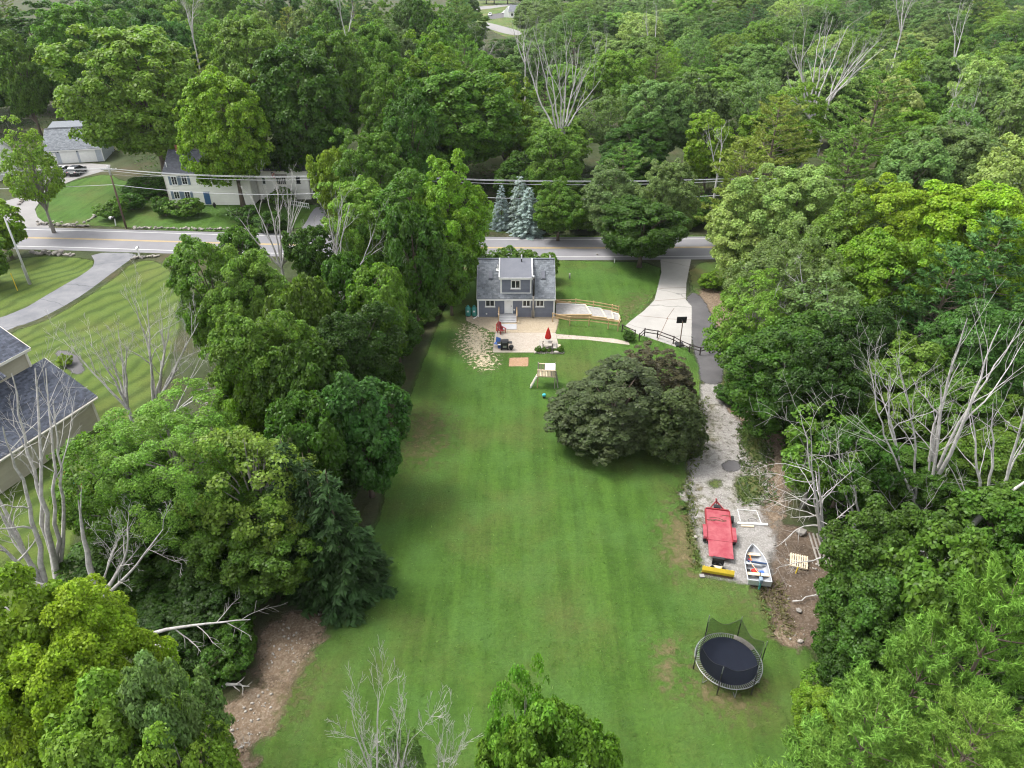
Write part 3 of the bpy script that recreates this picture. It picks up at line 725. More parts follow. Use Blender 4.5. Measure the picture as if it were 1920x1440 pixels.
T(1910,930,7,190,'maple','mid','mid green maple at the right edge under the leaning bare trunk',RW)
T(1490,425,14,220,'sparse','grey','thin grey green tree with white forked limbs right of the driveway',RW)
T(1580,520,12,180,'sparse','grey','second thin grey green tree right of the white forked limbs',RW)
T(1430,520,11,150,'sparse','light','thin light green tree leaning over the asphalt strip',RW)
T(1490,600,11,215,'maple','dark','dark broad tree above the wooden box beside the gravel',RW)
T(1560,640,11,170,'maple','deep','deep green tree in the shade between the thin trees and the light maple',RW)
T(1390,600,7,120,'sparse','mid','low thin tree with branches over the asphalt strip',RW)
T(1640,560,12,150,'maple','deep','deep shaded tree below the yellow green maple at right',RW)
T(1720,350,16,210,'maple','yellow','bright yellow green maple, the left one at the right edge',RW)
T(1840,345,17,240,'maple','yellow','bright yellow green maple, the right one at the right edge',RW)
T(1690,430,14,170,'maple','lime','lime green maple in front of the bright yellow maples',RW)
T(1890,410,16,220,'pine','pineblue','blue green pine at the right edge below the yellow maples',RW)
T(1800,470,14,200,'pine','pineblue','blue green pine with level branches in front of the yellow maples',RW)
T(1880,560,13,200,'maple','blue','bluish green maple at the right edge above the bare trees',RW)
T(1585,365,15,150,'maple','light','light green maple between the pale tree and the yellow maples',RW)
T(1420,345,14,150,'maple','pale','pale green tree at the right end of the visible road',RW)
T(1510,312,16,210,'maple','pale','large pale green tree with whitish leaves right of the road',RW)
T(1620,330,15,120,'maple','grey','grey green tree behind the large pale tree',RW)
# --- across the road
T(1212,368,9.8,155,'maple','dark','dark green spreading tree on the lawn beside the concrete driveway', name='shade_tree')
T(1160,308,12,120,'maple','grey','grey green rounded tree behind the driveway tree, left side',BW)
T(1262,300,13,110,'maple','grey','grey green tree behind the driveway tree, right side',BW)
T(1340,208,14,100,'maple','lime','lime topped tree with pale stems across the road',BW)
T(1465,182,18,170,'pine','pineyellow','yellowish pine with drooping branches across the road',BW)
T(1400,260,15,130,'pine','pineyellow','lower yellowish pine beside the wires across the road',BW)
T(1660,132,21,190,'pine','pine','tall green pine standing out at upper right',BW)
T(1610,235,16,130,'pine','pine','shorter green pine left below the tall upper right pine',BW)
T(1730,250,16,150,'maple','haze','soft green tree right below the tall upper right pine',BW)
T(1810,238,16,180,'maple','grey','grey green tree left of the distant pole, upper right',BW)
T(1895,260,16,140,'maple','pale','pale green tree at the right edge, upper part',BW)
T(1042,236,14,115,'maple','mid','mid green tree behind the blue spruces',BW)
T(1100,330,7,100,'maple','mid','mid green thicket tree right of the blue spruces',BW)
T(1050,338,9,90,'maple','mid','bushy green tree directly behind the blue spruces',BW)
T(965,285,9,90,'maple','dark','dark green tree above the left blue spruce',BW)
T(945,135,18,110,'maple','lime','lime green tall tree behind the hedgerow, right of the bright maple',BW)
T(860,128,20,215,'maple','mid','big bright green maple behind the road, centre left',BW)
T(800,58,25,160,'maple','lime','tall yellow green maple behind the big bright one',BW)
T(722,75,24,130,'maple','mid','tall mid green maple left of the yellow green one',BW)
T(760,160,20,120,'maple','dark','dark maple in the gap left of the big bright maple',BW)
T(548,85,24,190,'maple','dark','large dark maple behind the cream house wing',BW)
T(620,55,24,130,'maple','mid','tall maple behind the large dark maple',BW)
T(455,30,25,140,'maple','light','light green tall maple behind the feathered tree by the cream house',BW)
T(240,46,26,262,'maple','light','huge light green maple towering between garage and cream house')
T(405,136,21,170,'maple','lime','large yellow green tree standing right in front of the cream house', name='shade_tree')
T(45,-15,27,210,'maple','dark','dark tall maple with bare trunk behind the garage, at the left edge',BW)
T(120,5,26,150,'maple','mid','tall maple behind the huge light maple, near the left edge',BW)
T(24,218,17,95,'sparse','light','slender light green tree at the near road edge, far left')
T(-25,365,9,90,'maple','lime','lime green roadside tree cut by the left edge')
T(-50,440,7,85,'maple','mid','mid green bush tree under the lime roadside tree, left edge')
# --- yard tree
T(1165,662,8.7,215,'weeping','olive','spreading dark crabapple in the middle of the yard', name='crabapple_tree')
T(1088,748,5.2,95,'weeping','olive','small dark crabapple at the left foot of the spreading one', name='crabapple_tree')
T(1240,640,7.5,150,'weeping','purple','brownish purple plum tree behind the dark crabapple', name='plum_tree')
T(1262,730,6.8,140,'weeping','olive','lower dark crabapple beside the gravel lot', name='crabapple_tree')
# --- blue spruces, shrubs and hedges
BS = 'blue spruces by the road'
T(992,352,7.1,62,'spruce','silver','nearest silvery blue spruce of the three by the road',BS)
T(975,332,8.0,62,'spruce','silver','tallest silvery blue spruce of the three, in the middle',BS)
T(940,348,6.6,42,'spruce','silver','leftmost blue spruce of the three, partly green',BS)
BU = 'round bushes in front of the cream house'
for px, py, w, tn, lb in ((205,375,44,'mid','round clipped bush nearest the wooden power pole'), (302,370,36,'dark','dark round bush left of the bright one at the cream house'), (345,372,52,'mid','broad clipped bush under the cream house windows'),
                          (500,395,50,'dark','dark bush behind the pale dead stems by the cream house'), (460,385,44,'dark','dark bush right of the shade tree at the cream house'), (240,360,50,'dark','dark bush behind the round clipped bush by the pole'), (270,335,60,'dark','tall dark bush left of the cream house'), (525,352,40,'mid','leafy bush at the entrance of the cream house wing')):
    T(px, py, 3.0, w*1.25, 'shrub', tn, lb, BU)
for i, (px, py, w, tn, lb) in enumerate(((905,475,46,'mid','left part of the leafy hedge behind the grey house'), (945,470,52,'mid','middle part of the leafy hedge behind the grey house'), (990,474,50,'mid','right middle part of the leafy hedge behind the grey house'), (1022,480,40,'light','right end of the leafy hedge behind the grey house'))):
    T(px, py-5, 3.9, w*1.45, 'shrub', tn, lb, 'hedge behind the grey house', name='hedge_shrub')
T(118,664,1.3,28,'shrub','yellow','small yellow bush beside the tan house'); T(1335,512,2.0,55,'shrub','lime','yellow green shrub right of the concrete driveway')
T(1375,540,2.4,50,'shrub','light','light green shrub beside the bare verge of the driveway'); T(1180,620,1.2,22,'shrub','dark','small dark shrub between the dark fence rails')
T(1370,720,2.0,60,'shrub','dark','dark shrub beside the wooden box')
ORD = 'first second third fourth fifth sixth seventh eighth ninth tenth eleventh twelfth thirteenth fourteenth fifteenth sixteenth seventeenth eighteenth nineteenth twentieth'.split()
def ordinal(k): return ORD[k] if k < 20 else 'twenty ' + ORD[k-20]
SH = 'shrubs along the left lawn edge'
srng = random.Random(11)
for k in range(26):
    t = k/25; Yb = 39 + t*41; Xb = -12.8 + .05*math.sin(k*2.1) - 1.6*abs(math.sin(k*1.3)) + (3.8*max(0, t-.55)/.45)
    hh = srng.uniform(1.8, 3.8)
    put_tree('shrub', srng.choice(['deep', 'dark', 'dark', 'mid']), Xb, Yb, hh, srng.uniform(3, 4.6), '%s shrub from the viewer in the green fringe along the left lawn edge' % ordinal(k), SH)
SR = 'shrubs along the right wood edge'
for k, (px, py) in enumerate(((1545,1260),(1580,1215),(1640,1120),(1640,1060),(1640,1010),(1500,830),(1540,820),(1520,900),(1560,900),(1620,920),(1570,960),(1660,900),(1520,1330),(1540,1400),(1420,680),(1440,620))):
    p = G(px, py); put_tree('shrub', srng.choice(['deep', 'dark', 'dark', 'mid']), p.x + srng.uniform(1, 3), p.y, srng.uniform(1.6, 3.4), srng.uniform(3, 5), '%s shrub in the green fringe %s' % (ordinal(k), 'along the right wood edge'), SR)
SF = 'thicket across the road'
for k in range(26):
    p = G(1040 + k*15 + srng.uniform(-6, 6), 436 - srng.uniform(0, 10)); put_tree('shrub', srng.choice(['mid', 'dark', 'mid', 'light']), p.x, p.y + srng.uniform(0, 5), srng.uniform(1.8, 4.5), srng.uniform(4, 6), 'leafy shrub, %s from the left in the thicket across the road' % ordinal(k), SF)
for k in range(12):
    p = G(290 + k*15, 1060 + (k*37) % 190); put_tree('shrub', srng.choice(['deep', 'dark']), p.x, p.y, srng.uniform(1.5, 3), srng.uniform(3, 5), 'dark shrub, %s from the left in the shade above the eroded bank' % ordinal(k), 'dark shrubs above the eroded bank')

# --- the wood behind the road: one tree after another
def clear_of(X, Y, r, k=.62):
    return all((X-a)**2 + (Y-b)**2 > (k*(r+c))**2 for a, b, c, _ in placed)
def screen(X, Y, z):
    d = zc(Y, z); return 960 + FPX*X/d, 720 - FPX*(Y*ST - (CAM_H-z)*CT)/d
frng = random.Random(21)
cover = np.zeros((180, 240), bool); cgy, cgx = np.mgrid[0:180, 0:240]
def cover_tree(x, y, w, h, add):
    cx, cy_ = screen(x, y, h*.56); rx = FPX*w/2/zc(y, h/2)/8; ry = max(2, (screen(x, y, h*.08)[1] - screen(x, y, h)[1])/2/8)
    m = ((cgx - cx/8)/(rx*(.86 if add else 1)))**2 + ((cgy - cy_/8)/(ry*(.86 if add else 1)))**2 < 1
    if add: cover[m] = True; return 0
    n = m.sum(); return 1.0 if n == 0 else 1 - (m & cover).sum()/n
for a, b, c_, d_ in placed: cover_tree(a, b, 2*c_, d_, True)
nfill = 0
WOOD = {}
Y = 112.0
while Y < 560:
    step = 9.6 + (Y-110)*.024
    X = -(Y*.80 + 16)
    while X < Y*.80 + 16:
        x = X + frng.uniform(-.35, .35)*step; y = Y + frng.uniform(-.35, .35)*step
        X += step
        left = x < -.02*y
        h = frng.uniform(16, 24) if left else frng.uniform(9, 18)
        if left and y > 430: continue
        w = step*frng.uniform(.95, 1.5)
        sx, sy = screen(x, y, 0); tx, ty = screen(x, y, h)
        if ty < -25 or ty > 720 or tx < -110 or tx > 2030: continue
        if y < 150 and x < -22: continue                       # houses and their lawns
        if y < 160 and x < -70: continue
        if 885 < sx < 995 and y > 260 - 0*x and sy < 105: continue   # view lane to the far house
        if 870 < tx < 1000 and ty < 62: continue
        if y < 112 and x < 26: continue
        if -8 < x < 12 and y < 116: continue
        if 1285 < sx < 1330 and 120 < sy < 160: continue
        if not clear_of(x, y, w/2, .58): continue
        if cover_tree(x, y, w, h, False) < .10: continue
        cover_tree(x, y, w, h, True)
        if left: tone = frng.choice(['dark', 'mid', 'mid', 'dark', 'light', 'blue', 'grey']); kind = frng.choice(['maple']*6 + ['pine'])
        else: tone = frng.choice(['haze', 'grey', 'light', 'grey', 'haze', 'mid', 'pale', 'dark', 'light', 'haze', 'lime']); kind = frng.choice(['maple']*5 + ['sparse', 'sparse', 'pine'])
        if kind == 'pine': tone = frng.choice(['pine', 'pineblue', 'pineyellow'])
        side = 'at upper left' if left else ('at top centre' if sx < 1450 else 'at upper right')
        row = 'front' if y < 175 else 'middle' if y < 240 else 'back'
        kn = {'maple': 'rounded leafy tree', 'sparse': 'thin leafy tree', 'pine': 'pine'}[kind]
        lb = '%s %s, %s of the wood %s' % (TWORD[tone], kn, row, side)
        WOOD.setdefault((TWORD[tone] + ' ' + kn, row, side), []).append((tx, put_tree(kind, tone, x, y, h, w, lb, 'trees of the wood beyond the road')))
        nfill += 1
    Y += step*.92
for k in range(14):
    x = -30 + k*9 + frng.uniform(-3, 3); put_tree('maple', 'dark', x, 545 + frng.uniform(-10, 20), frng.uniform(10, 15), 15, 'dark tree behind the far white house, %s from left' % ordinal(k), 'trees behind the far white house')
# right wood and left edge, out of the lawns: understorey that closes the gaps
for k in range(150):
    Y = frng.uniform(24, 108); x = frng.uniform(24 + (Y-24)*.10, 30 + Y*.78)
    w = frng.uniform(5.5, 8.5); h = frng.uniform(5, 9.5)
    if sdist(np.array([x]), np.array([Y]), [(13,26),(20,26),(24,33),(23,60),(29,70),(30,95),(12,95)])[0] > -w*.5: continue
    tx, ty = screen(x, Y, h)
    if tx > 2050 or not clear_of(x, Y, w/2, .5): continue
    if 1600 < tx < 1960 and 600 < ty < 960 and Y < 46: continue
    if 1470 < screen(x, Y, 0)[0] < 1660 and 690 < screen(x, Y, 0)[1] < 960: continue
    tone = frng.choice(['deep', 'dark', 'mid', 'dark'])
    WOOD.setdefault((TWORD[tone] + ' understorey tree', 'right', 'beside gravel lot'), []).append((tx, put_tree('maple', tone, x, Y, h, w, 'understorey tree in the wood right of gravel lot', 'understorey trees right of the gravel lot')))
for (a, row, side), L in WOOD.items():
    L.sort(key=lambda q: q[0])
    for k, (_, o) in enumerate(L): o['label'] = ('%s, %s from left, %s of the wood %s' % (a, ordinal(k), row, side)) if len(L) > 1 else '%s, %s of the wood %s' % (a, row, side)
print('protos', len(PROTO), 'tris', sum(len(p[2].polygons)*2 + len(p[3].polygons)*2 for p in PROTO.values())); print('trees', len(placed), 'fill', nfill)

# ------------------------------------------------------------------ houses
def siding_wall(mb, O, u, n, ext, z0, z1, exp):
    """lapped boards on a vertical wall: O origin, u along, n outward normal, ext(z) -> (a, b)"""
    O = Vector(O); u = Vector(u); n = Vector(n); z = z0
    while z < z1 - .01:
        zt = min(z + exp, z1); a0, b0 = ext(z); a1, b1 = ext(zt)
        if b0 - a0 > .05:
            up = Vector((0,0,1)); p = lambda s, h, o: O + u*s + up*h + n*o
            mb.add([p(a0,z,0), p(b0,z,0), p(a0,z,.035), p(b0,z,.035), p(a1,zt,.004), p(b1,zt,.004)], [(0,1,3,2), (2,3,5,4)])
        z = zt
def shingle_field(mb, O, u, v, n, LU, LV, tab, exp, rng, ext=None):
    O = Vector(O); u = Vector(u).normalized(); v = Vector(v).normalized(); n = Vector(n).normalized()
    k = 0; s = 0.0
    while s < LV - .02:
        t = min(s + exp*1.06, LV); a, b = ext(s) if ext else (0, LU)
        x = a - (tab*.5 if k % 2 else 0) - rng.uniform(0, tab*.3)
        while x < b:
            w = tab*rng.uniform(.75, 1.25); x0 = max(a, x); x1 = min(b, x + w - .012); x += w
            if x1 - x0 < .03: continue
            h = rng.uniform(.012, .028)
            P = lambda s_, t_, o: O + u*s_ + v*t_ + n*o
            mb.add([P(x0,s,.004), P(x1,s,.004), P(x0,s,h), P(x1,s,h), P(x0,t,.006), P(x1,t,.006)], [(0,1,3,2), (2,3,5,4)])
        s += exp; k += 1
def gable(root, x0, x1, y0, y1, zb, eave, ridge, wall_m, roof_m, trim_m, oh=.3, rake=.2, exp=.2, tab=.35, rexp=.22, seed=1, front=True, shingle=True, board=.18):
    """ridge along local x"""
    rng = random.Random(seed); ym = (y0+y1)/2; sl = (ridge-eave)/(ym-y0)
    w = MB()
    w.b2(x0+.06, x1-.06, y0+.06, y1-.06, zb, eave-.02)
    w.xprism([(y0+.06, eave-.02), (y1-.06, eave-.02), (ym, ridge-.12)], x0+.06, x1-.06)
    core = w.build('wall_core', trim_m, root)
    s = MB()
    siding_wall(s, (x0,y0,0), (1,0,0), (0,-1,0), lambda z: (0, x1-x0), zb, eave, board)
    siding_wall(s, (x1,y1,0), (-1,0,0), (0,1,0), lambda z: (0, x1-x0), zb, eave, board)
    def ge(z):
        if z <= eave: return (0, y1-y0)
        q = (z-eave)/sl; return (min(q, (y1-y0)/2), max((y1-y0)-q, (y1-y0)/2))
    siding_wall(s, (x1,y0,0), (0,1,0), (1,0,0), ge, zb, ridge-.05, board)
    siding_wall(s, (x0,y1,0), (0,-1,0), (-1,0,0), ge, zb, ridge-.05, board)
    s.build('siding', wall_m, root)
    t = MB()
    for x in (x0, x1):
        for y in (y0, y1): t.box((x, y, (zb+eave)/2), (.16, .16, eave-zb))
    t.b2(x0-rake, x1+rake, y0-oh-.03, y0-oh+.02, eave-sl*oh-.16, eave-sl*oh+.03)
    t.b2(x0-rake, x1+rake, y1+oh-.02, y1+oh+.03, eave-sl*oh-.16, eave-sl*oh+.03)
    for x in (x0-rake, x1+rake):
        for sg in (-1, 1):
            e = Vector((x, ym+sg*((y1-y0)/2+oh), eave-sl*oh-.04)); r = Vector((x, ym, ridge-.04)); t.bar(e, r, .05, .2)
    t.build('trim', trim_m, root)
    rf = MB(); th = .10
    for sg in (-1, 1):
        e = Vector((0, ym+sg*((y1-y0)/2+oh), eave-sl*oh)); r = Vector((0, ym, ridge))
        a = [(x0-rake, e.y, e.z), (x1+rake, e.y, e.z), (x1+rake, r.y, r.z), (x0-rake, r.y, r.z)]
        rf.add(a + [(p[0], p[1], p[2]+th) for p in a], [(0,1,2,3), (4,5,6,7), (0,1,5,4), (1,2,6,5), (2,3,7,6), (3,0,4,7)])
    ro = rf.build('roof', roof_m, root)
    if shingle:
        sm = MB()
        for sg in (-1, 1):
            e = Vector((x0-rake, ym+sg*((y1-y0)/2+oh), eave-sl*oh+th)); v = Vector((0, -sg*((y1-y0)/2+oh), ridge-eave+sl*oh)); n = Vector((0, sg*sl, 1))
            shingle_field(sm, e, (1,0,0), v, n, x1-x0+2*rake, v.length, tab, rexp, rng)
        sm.bar((x0-rake, ym, ridge+th+.02), (x1+rake, ym, ridge+th+.02), .3, .03)
        so = sm.build('shingles', roof_m, ro); so['kind'] = 'stuff'
    return ro
def window(root, x, y, z0, z1, w, panes=2, rows=1, fm='white', sill=True, shut=None, face=-1, fw=.10, proud=.06):
    """window in a wall facing local -y (face -1) or +y"""
    f = MB(); yy = y + face*proud
    f.b2(x-w/2, x-w/2+fw, y, yy, z0, z1); f.b2(x+w/2-fw, x+w/2, y, yy, z0, z1)
    f.b2(x-w/2+fw, x+w/2-fw, y, yy, z1-fw, z1); f.b2(x-w/2+fw, x+w/2-fw, y, yy, z0, z0+fw)
    for i in range(1, panes): xx = x-w/2+fw+(w-2*fw)*i/panes; f.b2(xx-.035, xx+.035, y, y+face*(proud-.012), z0+fw, z1-fw)
    for i in range(1, rows): zz = z0+fw+(z1-z0-2*fw)*i/rows; f.b2(x-w/2+fw, x+w/2-fw, y, y+face*(proud-.02), zz-.025, zz+.025)
    if sill: f.b2(x-w/2-.06, x+w/2+.06, y, y+face*(proud+.05), z0-.07, z0)
    o = f.build('window', M[fm], root)
    p = MB().b2(x-w/2+fw, x+w/2-fw, y, y+face*(.040), z0+fw, z1-fw); p.build('pane', M['glass'], o)
    if shut:
        for sg in (-1, 1):
            s = MB(); cx = x + sg*(w/2+.24); s.b2(cx-.2, cx+.2, y, y+face*.05, z0, z1)
            for k in range(8): zz = z0+.1+(z1-z0-.2)*k/8; s.box((cx, y+face*.055, zz+.05), (.32, .02, .06), rx=.5)
            s.build('shutter', M[shut], root)
    return o

# --- grey-blue cape in the yard
H0 = thing('grey_house', 'small blue grey cape house with white trimmed dormer at the yard end', 'house', (.48, 75.9, 0))
ro = gable(H0, -4.47, 4.47, 0, 7.4, .0, 2.55, 5.75, M['grey_siding'], M['shingle_grey'], M['white'], oh=.22, rake=.12, board=.24, tab=.36, rexp=.24, seed=3)
MB().b2(-4.40, 4.40, -.01, .06, 0.0, .12).build('foundation', M['black'], H0)
# dormer
d = MB(); dx0, dx1, dy, dz0, dz1 = -1.82, 1.76, .32, 2.80, 4.85
d.xprism([(dy+.05, dz0), (dy+.05, dz1), (3.65, 5.72), (3.65, 4.2)], dx0+.05, dx1-.05)
dm = d.build('dormer', M['white'], H0)
s = MB(); siding_wall(s, (dx0,dy,0), (1,0,0), (0,-1,0), lambda z: (.12, dx1-dx0-.12), dz0+.2, dz1, .24)
dsl = (5.80-4.90)/(3.65-dy)
for sg, x in ((-1, dx0), (1, dx1)):
    siding_wall(s, (x, dy if sg > 0 else 3.5, 0), (0, sg, 0), (sg, 0, 0), lambda z, sg=sg: ((0, max(0, min(3.2, (z-2.6)/.92))) if sg > 0 else (3.18-max(0, min(3.18, (z-2.6)/.92)), 3.18)), dz0+.1, 4.85, .24)
s.build('dormer_siding', M['grey_siding'], dm)
t = MB()
t.b2(dx0-.02, dx1+.02, dy-.05, dy, dz0-.02, dz0+.2); t.b2(dx0-.02, dx0+.15, dy-.05, dy, dz0+.2, dz1); t.b2(dx1-.15, dx1+.02, dy-.05, dy, dz0+.2, dz1)
t.b2(dx0-.16, dx1+.16, dy-.24, dy-.18, dz1-.12, dz1+.10)
for x in (dx0-.13, dx1+.13): t.bar((x, dy-.2, 4.93), (x, 3.6, 5.86), .12, .24)
t.build('dormer_trim', M['white'], dm)
r_ = MB(); a = [(dx0-.1, dy-.2, 4.90), (dx1+.1, dy-.2, 4.90), (dx1+.1, 3.72, 5.86), (dx0-.1, 3.72, 5.86)]
r_.add(a + [(p[0], p[1], p[2]+.07) for p in a], [(0,1,2,3), (4,5,6,7), (0,1,5,4), (1,2,6,5), (2,3,7,6), (3,0,4,7)])
r_.build('dormer_roof', M['membrane'], dm)
window(H0, -.06, dy-.01, 3.52, 4.58, 1.12, 2)
window(H0, -3.06, -.03, 1.36, 2.36, 1.12, 2); window(H0, 1.22, -.03, 1.36, 2.36, .96, 2); window(H0, 2.80, -.03, 1.36, 2.36, .98, 2)
dr = MB(); dr.b2(-1.38, -1.26, -.08, -.01, .45, 2.42); dr.b2(-.50, -.38, -.08, -.01, .45, 2.42); dr.b2(-1.38, -.38, -.08, -.01, 2.42, 2.52); dr.b2(-1.26, -.50, -.05, -.01, .47, 2.42)
do = dr.build('door', M['white'], H0)
MB().b2(-1.10, -.66, -.065, -.04, 2.08, 2.30).build('pane', M['glass'], do); MB().b2(-.60, -.55, -.10, -.05, 1.35, 1.5).build('handle', M['black'], do)
# chimney flue and vents
f = MB().tube([(2.02,-.32,0), (2.02,-.32,1.2), (2.02,-.32,2.9)], .10, 10); ch = f.build('flue_pipe', M['timber_grey'], H0, True)
MB().tube([(2.02,-.32,2.9), (2.02,-.32,5.1)], .13, 10).build('flue_upper', M['black'], ch, True); MB().lathe([(.15,5.1),(.2,5.14),(.2,5.32),(.05,5.42)], (2.02,-.32,0), 12).build('flue_cap', M['steel'], ch, True)
for sgn in (-.18, .18): MB().bar((2.02+sgn, -.34, 0), (2.02+sgn, -.34, 1.0), .05).build('flue_brace', M['timber_grey'], ch)
def on_roof(px, py, off=0.0):
    """point of the front slope of the grey house seen at this pixel (house local coordinates)"""
    best = None
    for i in range(400):
        y = -.2 + i*.01; z = 2.55 + (5.75-2.55)/3.7*y + .12 + off; p = AT(px, py, 75.9 + y)
        e = abs(p.z - z)
        if best is None or e < best[0]: best = (e, Vector((p.x - .48, y, z)))
    return best[1]
vp = on_roof(933.5, 506); MB().tube([vp, vp+Vector((0,0,.62))], .06, 8).build('vent_pipe', M['white'], H0); MB().box(vp+Vector((0,-.05,.03)), (.34,.34,.05), rx=.7).build('vent_flashing', M['white'], H0)
vp = Vector((.65, 3.05, 5.72)); MB().tube([vp, vp+Vector((0,0,.38))], .07, 8).build('vent_pipe', M['black'], H0); MB().tube([vp+Vector((0,0,.38)), vp+Vector((0,0,.85))], .08, 8).build('vent_pipe_top', M['white'], H0)
ang = math.atan2(5.75-2.55, 3.7)
for px in (920, 1018.5):
    c = on_roof(px, 516); sk = MB().box(c+Vector((0,0,.05)), (.56, 1.15, .10), rx=ang).build('roof_hatch', M['shingle_grey'], H0); MB().box(c+Vector((0,-.08,.12)), (.44, .98, .04), rx=ang).build('hatch_cover', M['membrane'], sk)
# downspout and wall fittings
MB().tube([(-4.55,-.22,2.4), (-4.52,-.08,2.1), (-4.52,-.08,.25), (-4.75,-.35,.10), (-5.05,-.6,.06)], .055, 6).build('downspout', M['white'], H0)
for x in (-3.5, -2.1, -.22): MB().cyl((x, -.06, .42 if x < -1 else .95), .09, .08, 8, axis='Y').build('wall_vent', M['white'], H0)
# porch steps
P0 = MB(); 
for i in range(4):
    z = .44 - i*.11; P0.b2(-1.98, .05, -.55 - i*.34, -.55 - i*.34 + .40, z-.05, z)
P0.b2(-1.98, .05, -.20, -.03, .39, .44)
st = P0.build('porch_steps', M['composite'], H0)
rs = MB()
for i in range(4):
    z = .44 - i*.11; rs.b2(-1.96, .03, -.548 - i*.34, -.52 - i*.34, max(.0, z-.15), z-.05)
rs.build('riser', M['stepwhite'], st)
for x in (-2.02, .09):
    q = MB()
    for y, zt in ((-.12, 1.35), (-1.70, 1.02)): q.box((x, y, zt/2), (.09, .09, zt))
    q.bar((x, -.12, 1.30), (x, -1.70, .98), .08, .05); q.bar((x, -.12, .85), (x, -1.70, .55), .06, .04)
    q.build('railing', M['timber'], st)
MB().b2(-1.98, .05, -3.3, -1.95, .016, .05).build('landing_slab', M['composite'], H0)

# --- tan house at the left edge
u_ = Vector((.326, .945)); TH = thing('tan_house', 'tan sided house with slate blue shingle roof at the left edge', 'house', (-37.6, 53.7, 0), math.atan2(-.326*0 + .945, .326))
# local x runs along the eave away from the viewer, local +y points upslope (to the left)
rngt = random.Random(9)
w = MB(); w.b2(-10.6, -.15, .45, 9.8, 0, 2.9); w.b2(-14.5, -1.3, 4.75, 11.0, 0, 7.9); w.xprism([(.45, 2.9), (4.8, 2.9), (4.8, 5.85)], -10.5, -.2)
w.xprism([(4.75, 7.9), (11.0, 7.9), (7.88, 9.75)], -14.5, -1.3); w.build('wall_core', M['offwhite'], TH)
s = MB(); siding_wall(s, (-10.6,.42,0), (1,0,0), (0,-1,0), lambda z: (0, 10.45), 0, 2.85, .17)
siding_wall(s, (-.12,.42,0), (0,1,0), (1,0,0), lambda z: (0, 9.3) if z < 2.9 else ((z-2.9)/.68, 4.35), 0, 5.8, .17)
siding_wall(s, (-10.62,9.8,0), (0,-1,0), (-1,0,0), lambda z: (0, 9.35) if z < 2.9 else (5.0, 9.35-(z-2.9)/.68), 0, 5.8, .17)
siding_wall(s, (-14.5,4.72,0), (1,0,0), (0,-1,0), lambda z: (0, 13.2), 5.4, 7.85, .17)
siding_wall(s, (-1.27,4.75,0), (0,1,0), (1,0,0), lambda z: (0, 6.25) if z < 7.9 else ((z-7.9)/.6, 6.25-(z-7.9)/.6), 0, 9.7, .17)
s.build('siding', M['tan_siding'], TH)
t = MB()
for x, y, z0, z1 in ((-.14,.44,0,2.85), (-10.6,.44,0,2.85), (-1.28,4.73,5.5,7.85), (-4.6,4.73,5.3,7.6)): t.box((x, y, (z0+z1)/2), (.2, .2, z1-z0))
t.b2(-11.0, .25, -.02, .05, 2.72, 2.98); t.b2(-14.9, -.95, 4.30, 4.37, 7.60, 7.84)
for x in (.22, -10.97): t.bar((x, 0, 2.86), (x, 4.8, 6.05), .05, .22)
t.bar((-.93, 4.33, 7.74), (-.93, 7.88, 9.86), .05, .22); t.build('trim', M['offwhite'], TH)
r_ = MB()
def slab(mb, x0, x1, y0, z0, y1, z1, th=.1):
    a = [(x0,y0,z0), (x1,y0,z0), (x1,y1,z1), (x0,y1,z1)]; mb.add(a + [(p[0],p[1],p[2]+th) for p in a], [(0,1,2,3),(4,5,6,7),(0,1,5,4),(1,2,6,5),(2,3,7,6),(3,0,4,7)])
slab(r_, -11.0, .25, 0, 2.92, 4.75, 6.02); slab(r_, -14.9, -.95, 4.33, 7.72, 7.88, 9.84); slab(r_, -14.9, -.95, 11.4, 7.72, 7.88, 9.84)
slab(r_, -14.9, -4.4, 3.3, 7.05, 4.75, 7.9)
tr_ = r_.build('roof', M['shingle_blue'], TH)
sm = MB()
for x0, x1, y0, z0, y1, z1 in ((-11.0,.25,0,3.02,4.75,6.12), (-14.9,-.95,4.33,7.82,7.88,9.94), (-14.9,-4.4,3.3,7.15,4.75,8.0)):
    v = Vector((0, y1-y0, z1-z0)); shingle_field(sm, (x0,y0,z0), (1,0,0), v, (0,-(z1-z0),y1-y0), x1-x0, v.length, .34, .17, rngt)
so = sm.build('shingles', M['shingle_blue'], tr_); so['kind'] = 'stuff'
g_ = MB().tube([(-10.9,-.05,2.88), (.2,-.05,2.88)], .07, 8); g_.build('gutter', M['offwhite'], TH)
MB().tube([(-10.62,.30,2.8), (-10.62,.30,.2)], .06, 8).build('downspout', M['offwhite'], TH)

# --- cream colonial across the road
CH = thing('cream_house', 'cream two storey house with dark roof behind the big shade tree', 'house', (0, 118, 0))
gable(CH, -57.6, -43.6, 0, 8, 0, 5.3, 8.0, M['cream_siding'], M['shingle_dark'], M['offwhite'], oh=.25, rake=.15, board=.22, tab=.4, rexp=.26, seed=5)
wv = []
for px, py in ((327,338.5), (346,337.6)):
    p = AT(px, py, 118); window(CH, p.x, -.03, p.z-.75, p.z+.75, .95, 2, 3, shut='shutter')
for px in (332, 352):
    p = AT(px, 366, 118); window(CH, p.x, -.03, 1.0, 2.3, .95, 2, 3, shut='shutter')
p = AT(390, 376, 118); o = MB().b2(p.x-.5, p.x+.5, -.07, -.01, .1, 2.2).build('door', M['blue_paint'], CH); MB().b2(p.x-.62, p.x+.62, -.05, -.008, .1, 2.34).build('door_frame', M['white'], CH)
c_ = MB(); cp = AT(338, 284, 122.2)
